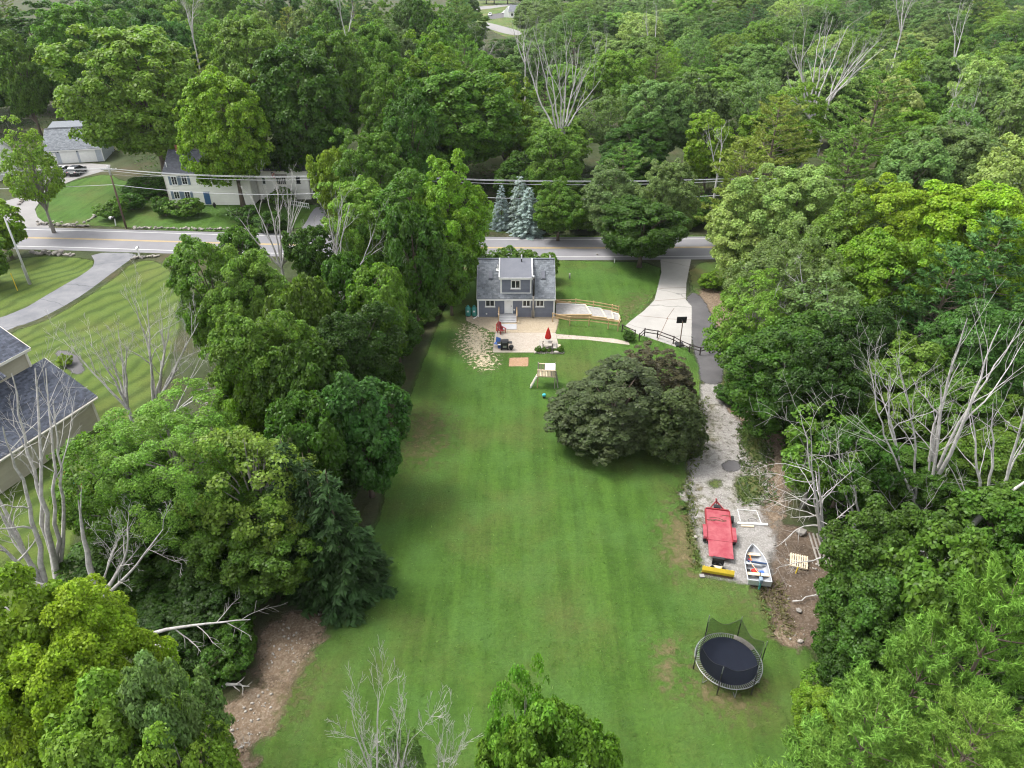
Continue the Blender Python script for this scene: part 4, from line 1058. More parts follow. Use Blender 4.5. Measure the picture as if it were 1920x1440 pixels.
for i in range(11):
    for j in range(4):
        c_.box((cp.x - .42 + .28*j + (.07 if i % 2 else 0), 4.0, 7.6 + i*.13), (.26, .62, .115))
c_.build('chimney', M['brick'], CH); MB().b2(cp.x-.6, cp.x+.6, 3.62, 4.38, 7.5, 7.9).build('chimney_base', M['white'], CH)
vp = AT(303.5, 322, 119); MB().tube([(vp.x+1, 1.0, 6.0), (vp.x+1, 1.0, 6.8)], .08, 6).build('vent_pipe', M['white'], CH)
CW = thing('cream_house_wing', 'cream wing of the colonial house with striped flag on its front', 'house', (0, 121, 0))
gable(CW, -43.4, -34.7, 0, 7, 0, 5.0, 6.8, M['cream_siding'], M['shingle_dark'], M['offwhite'], oh=.2, rake=.12, board=.22, tab=.4, rexp=.26, seed=6)
p = AT(527, 337.6, 121); window(CW, p.x, -.03, p.z-.75, p.z+.7, 1.7, 5, 3, 'offwhite'); aw = MB(); aw.xprism([(-.02, p.z+1.0), (-.02, p.z+.72), (-.7, p.z+.6)], p.x-1.1, p.x+1.1); aw.build('awning', M['timber_grey'], CW)
p = AT(559, 337, 121); window(CW, p.x, -.03, p.z-.6, p.z+.6, .65, 1, 2, 'black'); p = AT(495, 339, 121); window(CW, p.x, -.03, p.z-.6, p.z+.6, .65, 1, 2, 'white')
AX = thing('garage_annex', 'low cream annex with small dark roof right of the cream wing', 'house', (0, 121.5, 0))
gable(AX, -34.4, -30.4, 0, 5, 0, 2.7, 4.1, M['cream_siding'], M['shingle_dark'], M['offwhite'], oh=.2, rake=.12, board=.22, tab=.4, rexp=.26, seed=7)
p = AT(594, 370, 121.5); window(AX, p.x, -.03, .9, 2.1, 1.2, 2, 2); 
# --- pale garage
ga, gb = G(91, 308), G(196, 302); gd = gb - ga
GA = thing('garage', 'pale grey garage with two white doors and dark shingle roof', 'garage', ga, math.atan2(gd.y, gd.x))
GW = gd.length
gable(GA, 0, GW, 0, 9, 0, 2.75, 5.75, M['pale_siding'], M['shingle_grey'], M['white'], oh=.3, rake=.2, board=.24, tab=.4, rexp=.26, seed=8)
rr = MB(); slab(rr, .4, GW-2.0, 4.6, 5.9, 8.5, 6.35); rr.build('rear_roof', M['shingle_grey'], GA)
for fx, w in ((.40, 2.75), (.735, 2.75)):
    dd = MB(); x = GW*fx
    for k in range(4): dd.b2(x-w/2, x+w/2, -.07, -.02, .05+k*.53, .05+k*.53+.50)
    o = dd.build('garage_door', M['white'], GA); MB().b2(x-w/2-.14, x+w/2+.14, -.05, -.01, 0, 2.32).build('door_frame', M['white'], GA)
    MB().box((x-w/2-.35, -.12, 2.28), (.18,.2,.3)).build('wall_lamp', M['black'], GA)
MB().b2(GW*.13-.5, GW*.13+.5, -.08, -.01, .03, 2.15).build('side_door', M['white'], GA)
o = MB().b2(GW, GW+.06, 4.0, 4.9, 1.2, 2.4).build('window', M['white'], GA); MB().b2(GW+.05, GW+.075, 4.1, 4.8, 1.3, 2.3).build('pane', M['glass'], o)
# --- white house cut by the left edge
p = G(-10, 340); WH = thing('white_house', 'white house mostly hidden behind the slender tree at the left edge', 'house', (p.x, p.y, 0), R(10))
gable(WH, -14, 1.0, 0, 8, 0, 4.2, 7.0, M['white'], M['pale_siding'], M['white'], oh=.3, rake=.2, board=.24, seed=10, shingle=False)
window(WH, -2, -.03, 1.2, 2.6, 1.1, 2, 2); window(WH, -6, -.03, 1.2, 2.6, 1.1, 2, 2)
# --- far white bungalow and the little vehicles by it
p = G(954, 33); FH = thing('far_white_house', 'small white bungalow with slate roof in the far clearing', 'house', (p.x, p.y, 0), R(-12))
gable(FH, 0, 12, 0, 8, 0, 3.2, 6.2, M['white'], M['membrane'], M['white'], oh=.3, rake=.3, board=.3, seed=12, shingle=False)
for x in (2, 6, 9.5): window(FH, x, -.03, 1.0, 2.2, 1.2, 2, 1, 'black')
fg = MB(); fg.yprism([(-3.2, 0), (1.0, 0), (1.0, 3.2), (-1.1, 5.4), (-3.2, 3.2)], 1.2, 6.5); fg.build('porch_gable', M['white'], FH)
# dark shed among the right hand trees
p = G(1570, 815); SHD = thing('shed', 'dark blue grey shed roof half hidden among trees by the gravel', 'shed', (p.x-2.2, p.y-.5, 0), R(-8))
gable(SHD, 0, 6.5, 0, 4.5, 0, 2.1, 3.3, M['tan_siding'], M['shingle_blue'], M['timber_dark'], oh=.3, rake=.2, board=.25, tab=.4, rexp=.25, seed=13)

# ------------------------------------------------------------------ bare and dead trees
def grow(mb, p, d, L, rad, depth, rng, up=.12, kids=(3, 5), wig=.16, ang=(28, 58)):
    k = max(3, int(L/.55)); k = min(k, 7); pts = [p.copy()]; d = d.normalized(); dirs = [d]
    for i in range(k):
        d = (d + Vector((rng.gauss(0, wig), rng.gauss(0, wig), rng.gauss(0, wig) + up*.3))).normalized()
        pts.append(pts[-1] + d*L/k); dirs.append(d)
    rads = [max(.006, rad*(1 - .78*i/k)) for i in range(k+1)]
    mb.tube(pts, rads, 6 if rad > .06 else 4 if rad > .025 else 3, False)
    if depth > 0:
        sub(mb, pts, dirs, rads, L, depth, rng, up, kids, wig, ang)
def sub(mb, pts, dirs, rads, L, depth, rng, up, kids, wig, ang, t0=.28):
    n = rng.randint(*kids); k = len(pts) - 1
    for j in range(n):
        t = t0 + (1-t0)*(j + rng.random())/n; i = min(k-1, int(t*k)); fpos = t*k - i
        p = pts[i].lerp(pts[i+1], fpos); dd = dirs[min(i+1, k)]
        ax = dd.orthogonal().normalized(); ax.rotate(Matrix.Rotation(rng.uniform(0, 6.283), 3, dd))
        nd = dd.copy(); nd.rotate(Matrix.Rotation(R(rng.uniform(*ang)), 3, ax)); nd.z += up
        grow(mb, p, nd, L*rng.uniform(.28, .52)*(1.15-.5*t), rads[i]*rng.uniform(.42, .62), depth-1, rng, up, kids, wig, ang)
def dead_tree(name, label, base, tips, Y=None, rad=.16, depth=2, seed=1, group=None, m='deadwood', kids=(4, 6), bend=.06, dz=0.0, up=.12, ang=(28, 58), cat='bare tree', ybase=None, t0=.3):
    """base pixel on the ground (or at distance Y) and the pixels of its main stem tips with their offset in distance"""
    rng = random.Random(seed); b = G(*base) if Y is None else AT(base[0], base[1], Y)
    foot = Vector((b.x, b.y, min(b.z, 0) if Y is None else b.z))
    root = thing(name, label, cat, (b.x, b.y, 0), 0, group)
    tm, bmh = MB(), MB()
    for i, tp in enumerate(tips):
        px, py, dy = tp[:3]; sc = tp[3] if len(tp) > 3 else 1.0
        e = AT(px, py, b.y + dy) - Vector((b.x, b.y, 0)); s = Vector((rng.uniform(-.15, .15), rng.uniform(-.15, .15), foot.z - .1 if i == 0 else foot.z))
        L = (e - s).length; k = max(6, min(12, int(L/1.0))); off = Vector((rng.uniform(-1, 1), rng.uniform(-1, 1), 0))*L*bend
        pts = []
        for q in range(k+1):
            t = q/k; pts.append(s.lerp(e, t) + off*math.sin(t*math.pi) + Vector((rng.gauss(0, .0045), rng.gauss(0, .0045), 0))*L*(0 if q in (0, k) else 1))
        dirs = [(pts[min(q+1, k)] - pts[max(q-1, 0)]).normalized() for q in range(k+1)]
        rads = [max(.012, rad*sc*(1 - .86*(q/k)**.9)) for q in range(k+1)]
        tm.tube(pts, rads, 7, False)
        sub(bmh, pts, dirs, rads, L, depth, rng, up, kids, .15, ang, t0)
    if Y is not None and foot.z > .3: tm.tube([(0,0,0), (0,0,foot.z*.5), (0,0,foot.z)], [rad*1.5, rad*1.3, rad], 7, False)
    tm.build('trunk', M[m], root, True)
    if bmh.f: bmh.build('branches', M[m], root, True)['kind'] = 'stuff'
    return root
DT = 'pale dead trees'
dead_tree('bare_tree', 'small white bare tree rising from the bottom edge', (720,1560), [(712,1296,.3),(660,1352,-.4),(676,1378,.5),(752,1345,.4),(768,1368,-.4)], Y=16.2, rad=.075, depth=3, seed=4, kids=(4,6), up=.25, ang=(16,32))
dead_tree('bare_tree', 'slim white bare stem right of the small bare tree at the bottom', (795,1560), [(838,1372,.2),(820,1400,-.4)], Y=15.6, rad=.055, depth=3, seed=5, kids=(4,6), up=.25, ang=(16,32))
dead_tree('bare_tree', 'tall pale dead tree at the left edge before the tan house roof', (110,1095), [(66,690,1.0),(22,700,-.5,.9),(100,760,.8,.8),(86,690,2.0,.8)], rad=.22, depth=3, seed=7, kids=(3,4), Y=33.0, up=.2, ang=(20,45), t0=.45)
dead_tree('bare_tree', 'pale dead stems fanning out of the left edge', (88,1110), [(-30,870,.8),(-20,930,-.4),(5,800,-1.0),(-40,990,-1.2)], rad=.20, depth=3, seed=8, kids=(3,4), Y=31.0, up=.12)
dead_tree('snag', 'thick broken grey snag standing in the left trees', (182,1110), [(147,938,.2)], rad=.26, depth=1, seed=9, kids=(1,2), Y=31.5, cat='dead trunk', ang=(30,60))
dead_tree('bare_tree', 'crooked pale bare tree right of the broken snag', (185,1125), [(306,992,-.4),(240,985,.8),(262,1025,1.5,.8),(20,1078,-1.2,.9),(225,1000,-.6,.8)], rad=.15, depth=3, seed=10, kids=(4,6), Y=31.0, bend=.12)
dead_tree('bare_tree', 'pale leaning limb low at the left edge, above the yellow maple', (195,1240), [(-20,1120,.5),(120,1170,.3,.7)], rad=.20, depth=2, seed=12, kids=(2,3), Y=28.5)
dead_tree('bare_tree', 'white bare tree with many fine twigs by the tan house', (292,760), [(246,556,.5),(276,562,-.5),(300,585,1.0),(322,600,-1.),(352,628,.6),(372,605,1.5)], Y=53, rad=.15, depth=3, seed=14, kids=(4,6), up=.2, ang=(18,42))
dead_tree('bare_tree', 'white bare tree leaning over the tan house roof', (240,765), [(118,636,.5),(165,640,-.6),(192,640,.8),(222,622,1.2),(236,640,-1)], Y=51.5, rad=.14, depth=3, seed=15, kids=(4,6), up=.2, ang=(18,40))
dead_tree('bare_tree', 'pale bare branches poking out right of the twiggy white tree', (330,770), [(425,690,1.5),(390,640,.2),(440,720,-1.0)], Y=50.5, rad=.09, depth=2, seed=16, kids=(4,6))
dead_tree('bare_tree', 'wide fan of bare white stems in front of the road', (528,500), [(448,408,-.5),(468,366,.5),(498,350,0),(520,346,1),(538,343,-1),(556,352,.5),(574,372,1),(588,420,0)], Y=84, rad=.15, depth=3, seed=18, kids=(3,5), up=.25, ang=(14,32))
dead_tree('bare_tree', 'twin bare white stems in the hedgerow', (640,560), [(614,392,.5),(638,378,-.5),(656,384,.6),(702,430,-1)], Y=77, rad=.15, depth=3, seed=19, kids=(3,5), up=.25, ang=(16,36))
dead_tree('bare_tree', 'short white bare tree near the vine draped tree', (738,545), [(724,470,.3),(744,460,-.3),(772,488,.5)], Y=76, rad=.11, depth=2, seed=20, kids=(4,6), up=.2)
dead_tree('bare_tree', 'large cluster of bare white trunks behind the road, centre', (1050,265), [(978,62,3),(1000,52,-2),(1018,84,2),(1038,96,-3),(1062,72,0),(1086,84,4),(1108,112,-2),(1126,150,2)], Y=128, rad=.20, depth=3, seed=22, kids=(4,5), up=.25, ang=(12,30))
dead_tree('bare_tree', 'large forked bare tree at upper right', (1520,225), [(1488,112,2),(1512,38,-2),(1540,44,2),(1562,30,-1),(1590,48,3),(1652,72,0),(1480,155,-1)], Y=140, rad=.20, depth=3, seed=23, kids=(4,5), up=.2, ang=(16,36))
dead_tree('bare_tree', 'bare whitish tree right of the large forked one', (1555,190), [(1628,90,1),(1600,75,-2),(1656,92,2),(1580,120,0)], Y=150, rad=.2, depth=2, seed=24, kids=(4,6), up=.2, ang=(14,34))
for i, (bx, by, tips, Yd, lb) in enumerate((((0), 0, 0, 0, ''),)): pass
for bx, by, tips, Yd, sd, lb in (
    (1690,60,[(1680,-30,0),(1700,-30,2),(1720,-20,-2)],190,31,'pale bare stems at the top edge, right part'), (1790,110,[(1808,-20,0),(1818,10,2)],175,32,'whitish bare trunk at the top edge near the right corner'),
    (362,70,[(338,-10,0),(364,-20,2),(352,10,-2)],170,33,'bare forked stems at the top edge left of centre'), (905,130,[(884,60,1),(908,70,-1),(926,84,2)],200,34,'grey bare tree right of the tall yellow green maple'),
    (1770,235,[(1740,150,0),(1800,140,1),(1752,190,-1)],150,35,'thin bare tree behind the tall upper right pine'), (1815,240,[(1835,165,0),(1790,180,1),(1850,200,0)],140,36,'bare arching branches left of the distant pole'),
    (1880,285,[(1900,225,0),(1870,220,1),(1915,240,-1)],130,37,'bare grey twigs at the right edge below the distant pole'), (1130,210,[(1110,70,0),(1140,60,1)],190,38,'thin grey bare stems in the wood at top centre'),
    (650,70,[(636,-5,0),(662,5,2)],185,39,'pale bare twigs at the top edge above the dark maple'), (1225,110,[(1212,20,0),(1232,5,2)],220,40,'bare grey stem in the back of the wood, top centre'), (985,120,[(960,40,0),(985,50,2),(1000,70,-2)],170,41,'grey bare tree beside the view of the far house'), (1345,330,[(1330,250,0),(1352,235,1)],112,42,'pale thin stems under the lime topped tree')):
    dead_tree('bare_tree', lb, (bx, by), tips, Y=Yd, rad=.15, depth=3, seed=sd, kids=(4,6), up=.22, ang=(14,34), group=DT)
RB = 'bare trees right of the gravel lot'
dead_tree('bare_tree', 'bare trunk with short stubs, left one of the right hand group', (1718,940), [(1668,700,.5),(1626,656,.8,.6),(1680,664,-.8,.6)], Y=41, rad=.17, depth=2, seed=51, kids=(5,8), group=RB, up=.2)
dead_tree('bare_tree', 'middle bare trunk of the right hand group', (1734,930), [(1765,732,.4),(1752,745,-.5,.6)], Y=41.5, rad=.16, depth=2, seed=52, kids=(5,7), group=RB, up=.2)
dead_tree('bare_tree', 'tallest leaning bare trunk of the right hand group', (1738,935), [(1814,596,1),(1876,608,-.5),(1906,624,.8,.8),(1800,680,1.5,.7)], Y=42, rad=.20, depth=2, seed=53, kids=(3,4), group=RB, up=.22, ang=(20,42))
dead_tree('bare_tree', 'bare white tree at the right edge with forked arms', (1836,985), [(1820,756,.6),(1925,690,-.5),(1862,755,1),(1930,810,.6),(1772,860,-.8,.6)], Y=38, rad=.15, depth=2, seed=54, kids=(3,4), group=RB, up=.2)
dead_tree('bare_tree', 'thick pale leaning trunk leaving the right edge', (1800,1015), [(1960,880,.6)], Y=36, rad=.28, depth=1, seed=55, kids=(2,3), group=RB)
dead_tree('bare_tree', 'grey drooping dead tree beside the wooden pallet', (1545,1032), [(1534,872,.3),(1500,770,.6,.7),(1520,800,-.5,.6)], rad=.17, depth=2, seed=56, kids=(7,9), up=-.10, ang=(50,85), t0=.2)
dead_tree('bare_tree', 'bent grey dead tree right of the drooping one', (1608,970), [(1573,826,.5),(1540,805,.9,.7),(1590,850,-.6)], Y=40, rad=.10, depth=2, seed=57, kids=(3,5), group=RB)
dead_tree('bare_tree', 'tangle of low bare branches under the right hand trunks', (1700,990), [(1640,905,.4),(1770,900,-.3),(1620,950,-.6)], Y=40, rad=.05, depth=2, seed=58, kids=(4,5), group=RB)
dead_tree('bare_limb', 'curved white bare limb lying in the dark maple crown', (1760,1038), [(1690,1058,-.3),(1636,1026,.2,.7)], Y=31.5, rad=.10, depth=1, seed=59, kids=(2,3), cat='dead limb')
dead_tree('bare_tree', 'white forked limbs showing through the thin tree by the driveway', (1522,640), [(1440,592,.5),(1445,560,-.5),(1500,500,1),(1545,570,0),(1400,600,1.0,.7)], Y=62, rad=.17, depth=3, seed=60, kids=(4,6), up=.1, ang=(22,50))
# fallen limbs
def fallen(label, a, b, z, rad, seed, depth=2, kids=(5, 7)):
    A, B = G(a[0], a[1], z), G(b[0], b[1], z + .3); rng = random.Random(seed); root = thing('fallen_limb', label, 'dead limb', (A.x, A.y, 0)); mb, b2 = MB(), MB()
    A0 = Vector((0,0,z)); E = B - Vector((A.x, A.y, 0)); k = 8
    pts = [A0.lerp(E, i/k) + Vector((rng.gauss(0,.06), rng.gauss(0,.06), rng.gauss(0,.05))) for i in range(k+1)]; dirs = [(pts[min(i+1,k)]-pts[max(i-1,0)]).normalized() for i in range(k+1)]
    rads = [rad*(1-.8*i/k) for i in range(k+1)]; mb.tube(pts, rads, 7)
    if z > .5: mb.tube([(0,0,0), A0], [rad*1.1, rad], 7)
    sub(b2, pts, dirs, rads, (B-A).length, depth, rng, .05, kids, .15, (25, 55), .3)
    mb.build('trunk', M['deadwood'], root, True)
    if b2.f: b2.build('branches', M['deadwood'], root, True)['kind'] = 'stuff'
fallen('fallen bare limb with fan of twigs above the eroded bank', (258,1190), (465,1160), 3.0, .13, 71)
fallen('second fallen limb below the fan of twigs, bent grey', (262,1200), (335,1222), 2.6, .10, 72, 1, (2,3))
fallen('grey log on the shaded ground beside the eroded bank', (415,1283), (465,1284), .15, .13, 73, 0)
fallen('thin bare branches trailing from the boat to the pallet', (1545,1045), (1450,1068), .8, .06, 74, 2, (6,8))
fallen('bare twiggy branch lying on the lower eroded bank', (430,1420), (470,1385), .15, .05, 75, 2, (4,6))
fallen('thin dead branch on the dark dirt below the pallet', (1490,1130), (1580,1095), .2, .05, 76, 1, (4,6))

# ------------------------------------------------------------------ yard things
# timber framed walk with two rail fences, right of the grey house
WK = thing('terraced_walk', 'stepped gravel walk with white timber edges right of the grey house', 'walkway', (0, 0, 0))
tiers = [((1042,577),(1098,580),(1108,597),(1042,597),.52), ((1098,581),(1127,585),(1136,601),(1108,598),.38), ((1127,585),(1147,588),(1150,602),(1136,601),.25), ((1147,588),(1160,592),(1163,603),(1150,602),.13)]
for a, b, c, d, zt in tiers:
    q = [G(*p) for p in (a, b, c, d)]
    MB().prism([(p.x, p.y) for p in reversed(q)], .02, zt).build('tread', M['concrete_block'], WK)
    A, B = G(*a), G(*b); MB().bar((A.x, A.y+.06, zt*.5+.05), (B.x, B.y+.06, zt*.5+.05), .12, zt+.08).build('edge_timber', M['stepwhite'], WK)
    MB().bar((B.x, B.y, zt-.06), (G(*c).x, G(*c).y, zt-.06), .16, .2).build('step_timber', M['timber_pale'], WK)
    Cc, Dd = G(*c), G(*d); MB().bar((Cc.x, Cc.y-.06, zt*.5+.03), (Dd.x, Dd.y-.06, zt*.5+.03), .12, zt+.04).build('edge_timber', M['timber'], WK)
def rail_fence(name, label, posts, hts, rails, m, pw=.11, rw=.04, rh=.10, group=None, caps=False):
    P = [G(*p) for p in posts]; root = thing(name, label, 'fence', (P[0].x, P[0].y, 0), 0, group)
    L = [Vector((p.x-P[0].x, p.y-P[0].y, 0)) for p in P]
    for p, h in zip(L, hts): MB().box((p.x, p.y, h/2), (pw, pw, h)).build('post', M[m], root)
    for f in rails:
        for i in range(len(L)-1):
            MB().bar(L[i]+Vector((0,-pw*.5-.015,hts[i]*f)), L[i+1]+Vector((0,-pw*.5-.015,hts[i+1]*f)), rw, rh).build('rail', M[m], root)
    return root
rail_fence('rail_fence', 'upper new timber rail fence curving right of the grey house', [(1043,577),(1079,577),(1112,582),(1147,587),(1159,590)], [1.15,1.2,1.25,1.15,1.15], (.93,.62,.30), 'timber')
rail_fence('rail_fence', 'lower new timber rail fence along the stepped walk', [(1036,603),(1068,610),(1104,611),(1140,617),(1158,621),(1161,612)], [1.15,1.15,1.15,1.2,1.3,1.25], (.95,.60), 'timber')
rail_fence('dark_fence', 'short dark brown rail fence beside the stepped walk', [(1166,622),(1190,632)], [.95,.9], (.92,.5), 'timber_dark')
rail_fence('dark_fence', 'long dark brown rail fence along the foot of the concrete driveway', [(1198,640),(1208,630),(1232,634),(1262,645),(1274,652),(1292,660),(1312,666),(1330,662)], [1.0]*8, (.93,.55), 'timber_dark')
# rough logs at the corner of the upper fence
lg = thing('rubble_pile', 'small pile of stones and cut wood at the upper fence corner', 'rubble', G(1050,574)); rg = random.Random(3)
rocks = []
def rock_mesh(seed, m):
    bm = bmesh.new(); bmesh.ops.create_icosphere(bm, subdivisions=1, radius=.5); r = random.Random(seed)
    for v in bm.verts: v.co *= r.uniform(.72, 1.2); v.co.z *= .75
    me = bpy.data.meshes.new('stone'); bm.to_mesh(me); bm.free(); me.materials.append(M[m]); return me
ROCK = [rock_mesh(s, 'stone' if s % 3 else 'stone_light') for s in range(8)]
for k in range(14):
    o = mobj('stone', ROCK[k % 8], lg, 0, (rg.uniform(-.9, 1.4), rg.uniform(-.8, .5), .1)); s = rg.uniform(.2, .45); o.scale = (s, s, s); o.rotation_euler = (rg.random()*6,)*3
for k in range(5): MB().bar((rg.uniform(-.8,0), rg.uniform(-.5,.3), .25+.1*k), (rg.uniform(.5,1.5), rg.uniform(-.5,.3), .25+.1*k), .12).build('log', M['timber'], lg)

# stone walls along the far side of the road and loose boulders
def stone_wall(label, a, b, n, smin, smax, seed, hmax=.5):
    A, B = G(*a), G(*b); root = thing('stone_wall', label, 'stone wall', (A.x, A.y, 0)); r = random.Random(seed)
    for k in range(n):
        t = (k + r.uniform(.1, .9))/n; p = (B - A)*t; s = .72*r.uniform(smin, smax)
        o = mobj('stone', ROCK[r.randrange(8)], root, 0, (p.x + r.gauss(0,.08), p.y + r.gauss(0,.18), s*.25 + (r.uniform(0, hmax) if k % 3 == 0 else 0))); o.scale = (s*r.uniform(.9,1.5), s, s*r.uniform(.7,1.0)); o.rotation_euler = (r.uniform(-.3,.3), r.uniform(-.3,.3), r.random()*6)
    return root
stone_wall('dry stone wall under the grass bank left of the garage driveway lawn', (70,420.5), (165,425), 44, .45, .85, 1)
stone_wall('row of pale stones edging the lawn before the cream house', (248,428), (470,432), 60, .4, .8, 2, .2)
stone_wall('rough boulders at the near road edge, left of the asphalt driveway', (60,476), (140,479), 30, .5, 1.1, 3, .4)
stone_wall('pale stones around the white mailbox post', (246,486), (300,480), 20, .4, .9, 4, .1)
stone_wall('stones up the slope beside the round clipped bush', (165,415), (190,398), 14, .4, .8, 5, .2)
stone_wall('rocks lining the garage driveway, left side', (35,385), (72,352), 26, .5, .9, 6, .3)
# loose stones: too many to count
def loose_stones(name, label, polys, n, smin, smax, seed, m):
    r = np.random.default_rng(seed); base = np.array([v.co[:] for v in ROCK[0].vertices]); tri = np.array([p.vertices[:] for p in ROCK[0].polygons]); Vs, Fs = [], []; c = 0
    for poly in polys:
        P = px_poly(poly); xs = [p[0] for p in P]; ys = [p[1] for p in P]; k = 0
        while k < n:
            x, y = r.uniform(min(xs), max(xs)), r.uniform(min(ys), max(ys))
            if sdist(np.array([x]), np.array([y]), P)[0] < 0: k += .2; continue
            s = smin + (smax-smin)*r.random()**3; a = r.random()*6.28; R_ = np.array([[math.cos(a), -math.sin(a), 0], [math.sin(a), math.cos(a), 0], [0, 0, 1]])
            Vs.append((base*r.uniform(.7, 1.3, 3)*s) @ R_.T + np.array([x, y, s*.2])); Fs.append(tri + c); c += len(base); k += 1
    o = mobj(name, fastmesh(name, np.concatenate(Vs), np.concatenate(Fs), m)); return tag(o, label, 'stones', kind='stuff')
loose_stones('loose_stones', 'loose stones scattered on the eroded bank and dirt clearing', [[(520,1165),(600,1145),(615,1165),(565,1250),(500,1280),(500,1220)], [(380,1420),(470,1300),(515,1290),(510,1350),(440,1440)]], 110, .04, .22, 5, M['stone_light'])
loose_stones('loose_stones', 'pale rubble on the dark dirt right of the trampoline', [[(1450,1020),(1520,1020),(1560,1100),(1500,1210),(1460,1190),(1480,1110)]], 120, .04, .24, 6, M['stone_light'])
for i, (px, py, s, lb) in enumerate(((1304,1008,.32,'single pale stone on the grass left of the red trailer'), (1500,1000,.9,'pale boulder beside the drooping dead tree'), (1497,1147,.45,'larger pale stone on the dirt, right of the trampoline'), (1500,1204,.4,'white stone at the lower end of the dirt clearing'), (1120,478,.4,'white stone at the foot of the driveway tree'))):
    o = mobj('stone', ROCK[i % 8], None, 0, G(px, py) + Vector((0,0,s*.25))); o.scale = (s, s, s*.8); tag(o, lb, 'stone')

# tanks beside the house
for px, lb in ((878, 'left of the two teal tanks beside the grey house'), (889.5, 'right of the two teal tanks beside the grey house')):
    p = G(px, 592); t_ = thing('storage_tank', lb, 'tank', (p.x, p.y, 0), 0, 'teal tanks')
    MB().lathe([(.30,.05),(.33,.12),(.33,.98),(.28,1.12),(.14,1.22),(.10,1.22)], (0,0,0), 20).build('body', M['teal'], t_, True)
    MB().lathe([(.13,1.2),(.15,1.22),(.15,1.34),(.12,1.36)], (0,0,0), 14).build('collar', M['teal'], t_, True); MB().b2(-.12,.12,-.345,-.325,.62,.82).build('sticker', M['stepwhite'], t_)
    MB().lathe([(.31,0),(.31,.06)], (0,0,0), 20).build('foot_ring', M['black'], t_)
# red chair
def adirondack(px, py, rz, label):
    p = G(px, py); c = thing('garden_chair', label, 'chair', (p.x, p.y, .012), rz)
    for k in range(5): MB().box((0, -.25+k*.12, .36-k*.03), (.56, .10, .025), rx=-.22).build('seat_slat', M['red'], c)
    for k in range(5): MB().box((-.24+k*.12, .36, .70 + .05*(2-abs(k-2))), (.105, .025, .85 + .1*(2-abs(k-2))), rx=-.38).build('back_slat', M['red'], c)
    for s in (-1, 1):
        MB().box((s*.36, -.02, .56), (.14, .78, .03)).build('arm', M['red'], c); MB().box((s*.33, -.32, .28), (.05, .10, .56)).build('leg', M['red'], c); MB().box((s*.33, .25, .26), (.05, .10, .52), rx=.15).build('leg', M['red'], c)
adirondack(940, 624, R(35), 'red slatted garden chair on the patio')
# closed parasol over picnic table, planters
def picnic(px, py):
    p = G(px, py); t_ = thing('picnic_table', 'weathered wooden picnic table under the closed red parasol', 'table', (p.x, p.y, .012), R(90))
    for k in range(5): MB().box((0, -.34+k*.17, .74), (1.9, .155, .04)).build('table_board', M['timber_grey'], t_)
    for s in (-1, 1):
        for k in range(2): MB().box((0, s*(.66+.17*k), .44), (1.9, .155, .04)).build('bench_board', M['timber_grey'], t_)
        for e in (-1, 1): MB().bar((e*.7, s*.62, 0), (e*.7, s*.2, .72), .09, .04).build('leg', M['timber_grey'], t_)
    for e in (-1, 1): MB().bar((e*.74, -.82, .41), (e*.74, .82, .41), .05, .09).build('crossbar', M['timber_grey'], t_)
    return p
pp = picnic(1026.5, 652)
u = thing('parasol', 'closed red parasol standing through the picnic table', 'parasol', (pp.x + .03, pp.y, .012))
MB().tube([(0,0,0),(0,0,2.45)], .022, 8).build('pole', M['white'], u); cm = MB(); n = 16; prof = [(1.15,.27),(1.3,.29),(1.6,.24),(2.0,.17),(2.35,.07),(2.5,.02)]
b0 = 0
for z, r in prof:
    for k in range(n): cm.v.append((r*(1+.22*math.cos(k*math.pi))*math.cos(6.283*k/n), r*(1+.22*math.cos(k*math.pi))*math.sin(6.283*k/n), z))
for i in range(len(prof)-1):
    for k in range(n): cm.f.append((i*n+k, i*n+(k+1)%n, (i+1)*n+(k+1)%n, (i+1)*n+k))
cm.build('canopy', M['redcloth'], u)
for px, py, w, d, lb in ((1042,655,.5,2.2,'long grey planter board right of the picnic table'), (1049,653,.25,.9,'short pale board leaning beside the picnic table')):
    p = G(px, py); o = MB().box((0,0,.12), (w, d, .22)).build('planter_box' if w > .3 else 'board', M['timber_grey'] if w > .3 else M['timber_pale'], None, False, .01, (p.x, p.y, .012)); tag(o, lb, 'planter' if w > .3 else 'board')
pl = thing('flower_bed', 'stone edged bed of plants below the picnic table', 'flower bed', G(1030, 661)); r = random.Random(8)
for k in range(16): o = mobj('stone', ROCK[k % 8], pl, 0, (-1.6+k*.21, r.gauss(-.25,.05), .06)); s = r.uniform(.16,.28); o.scale = (s,s,s)
for k in range(5):
    rr, hp, me, tm = proto('shrub', 'S', 'mid', k % 2); o = mobj('plant', me, pl, 0, (-1.2+k*.6, .15, 0)); s = r.uniform(.08,.13); o.scale = (s,s,s); o.color = (*TONE['mid'], 1)
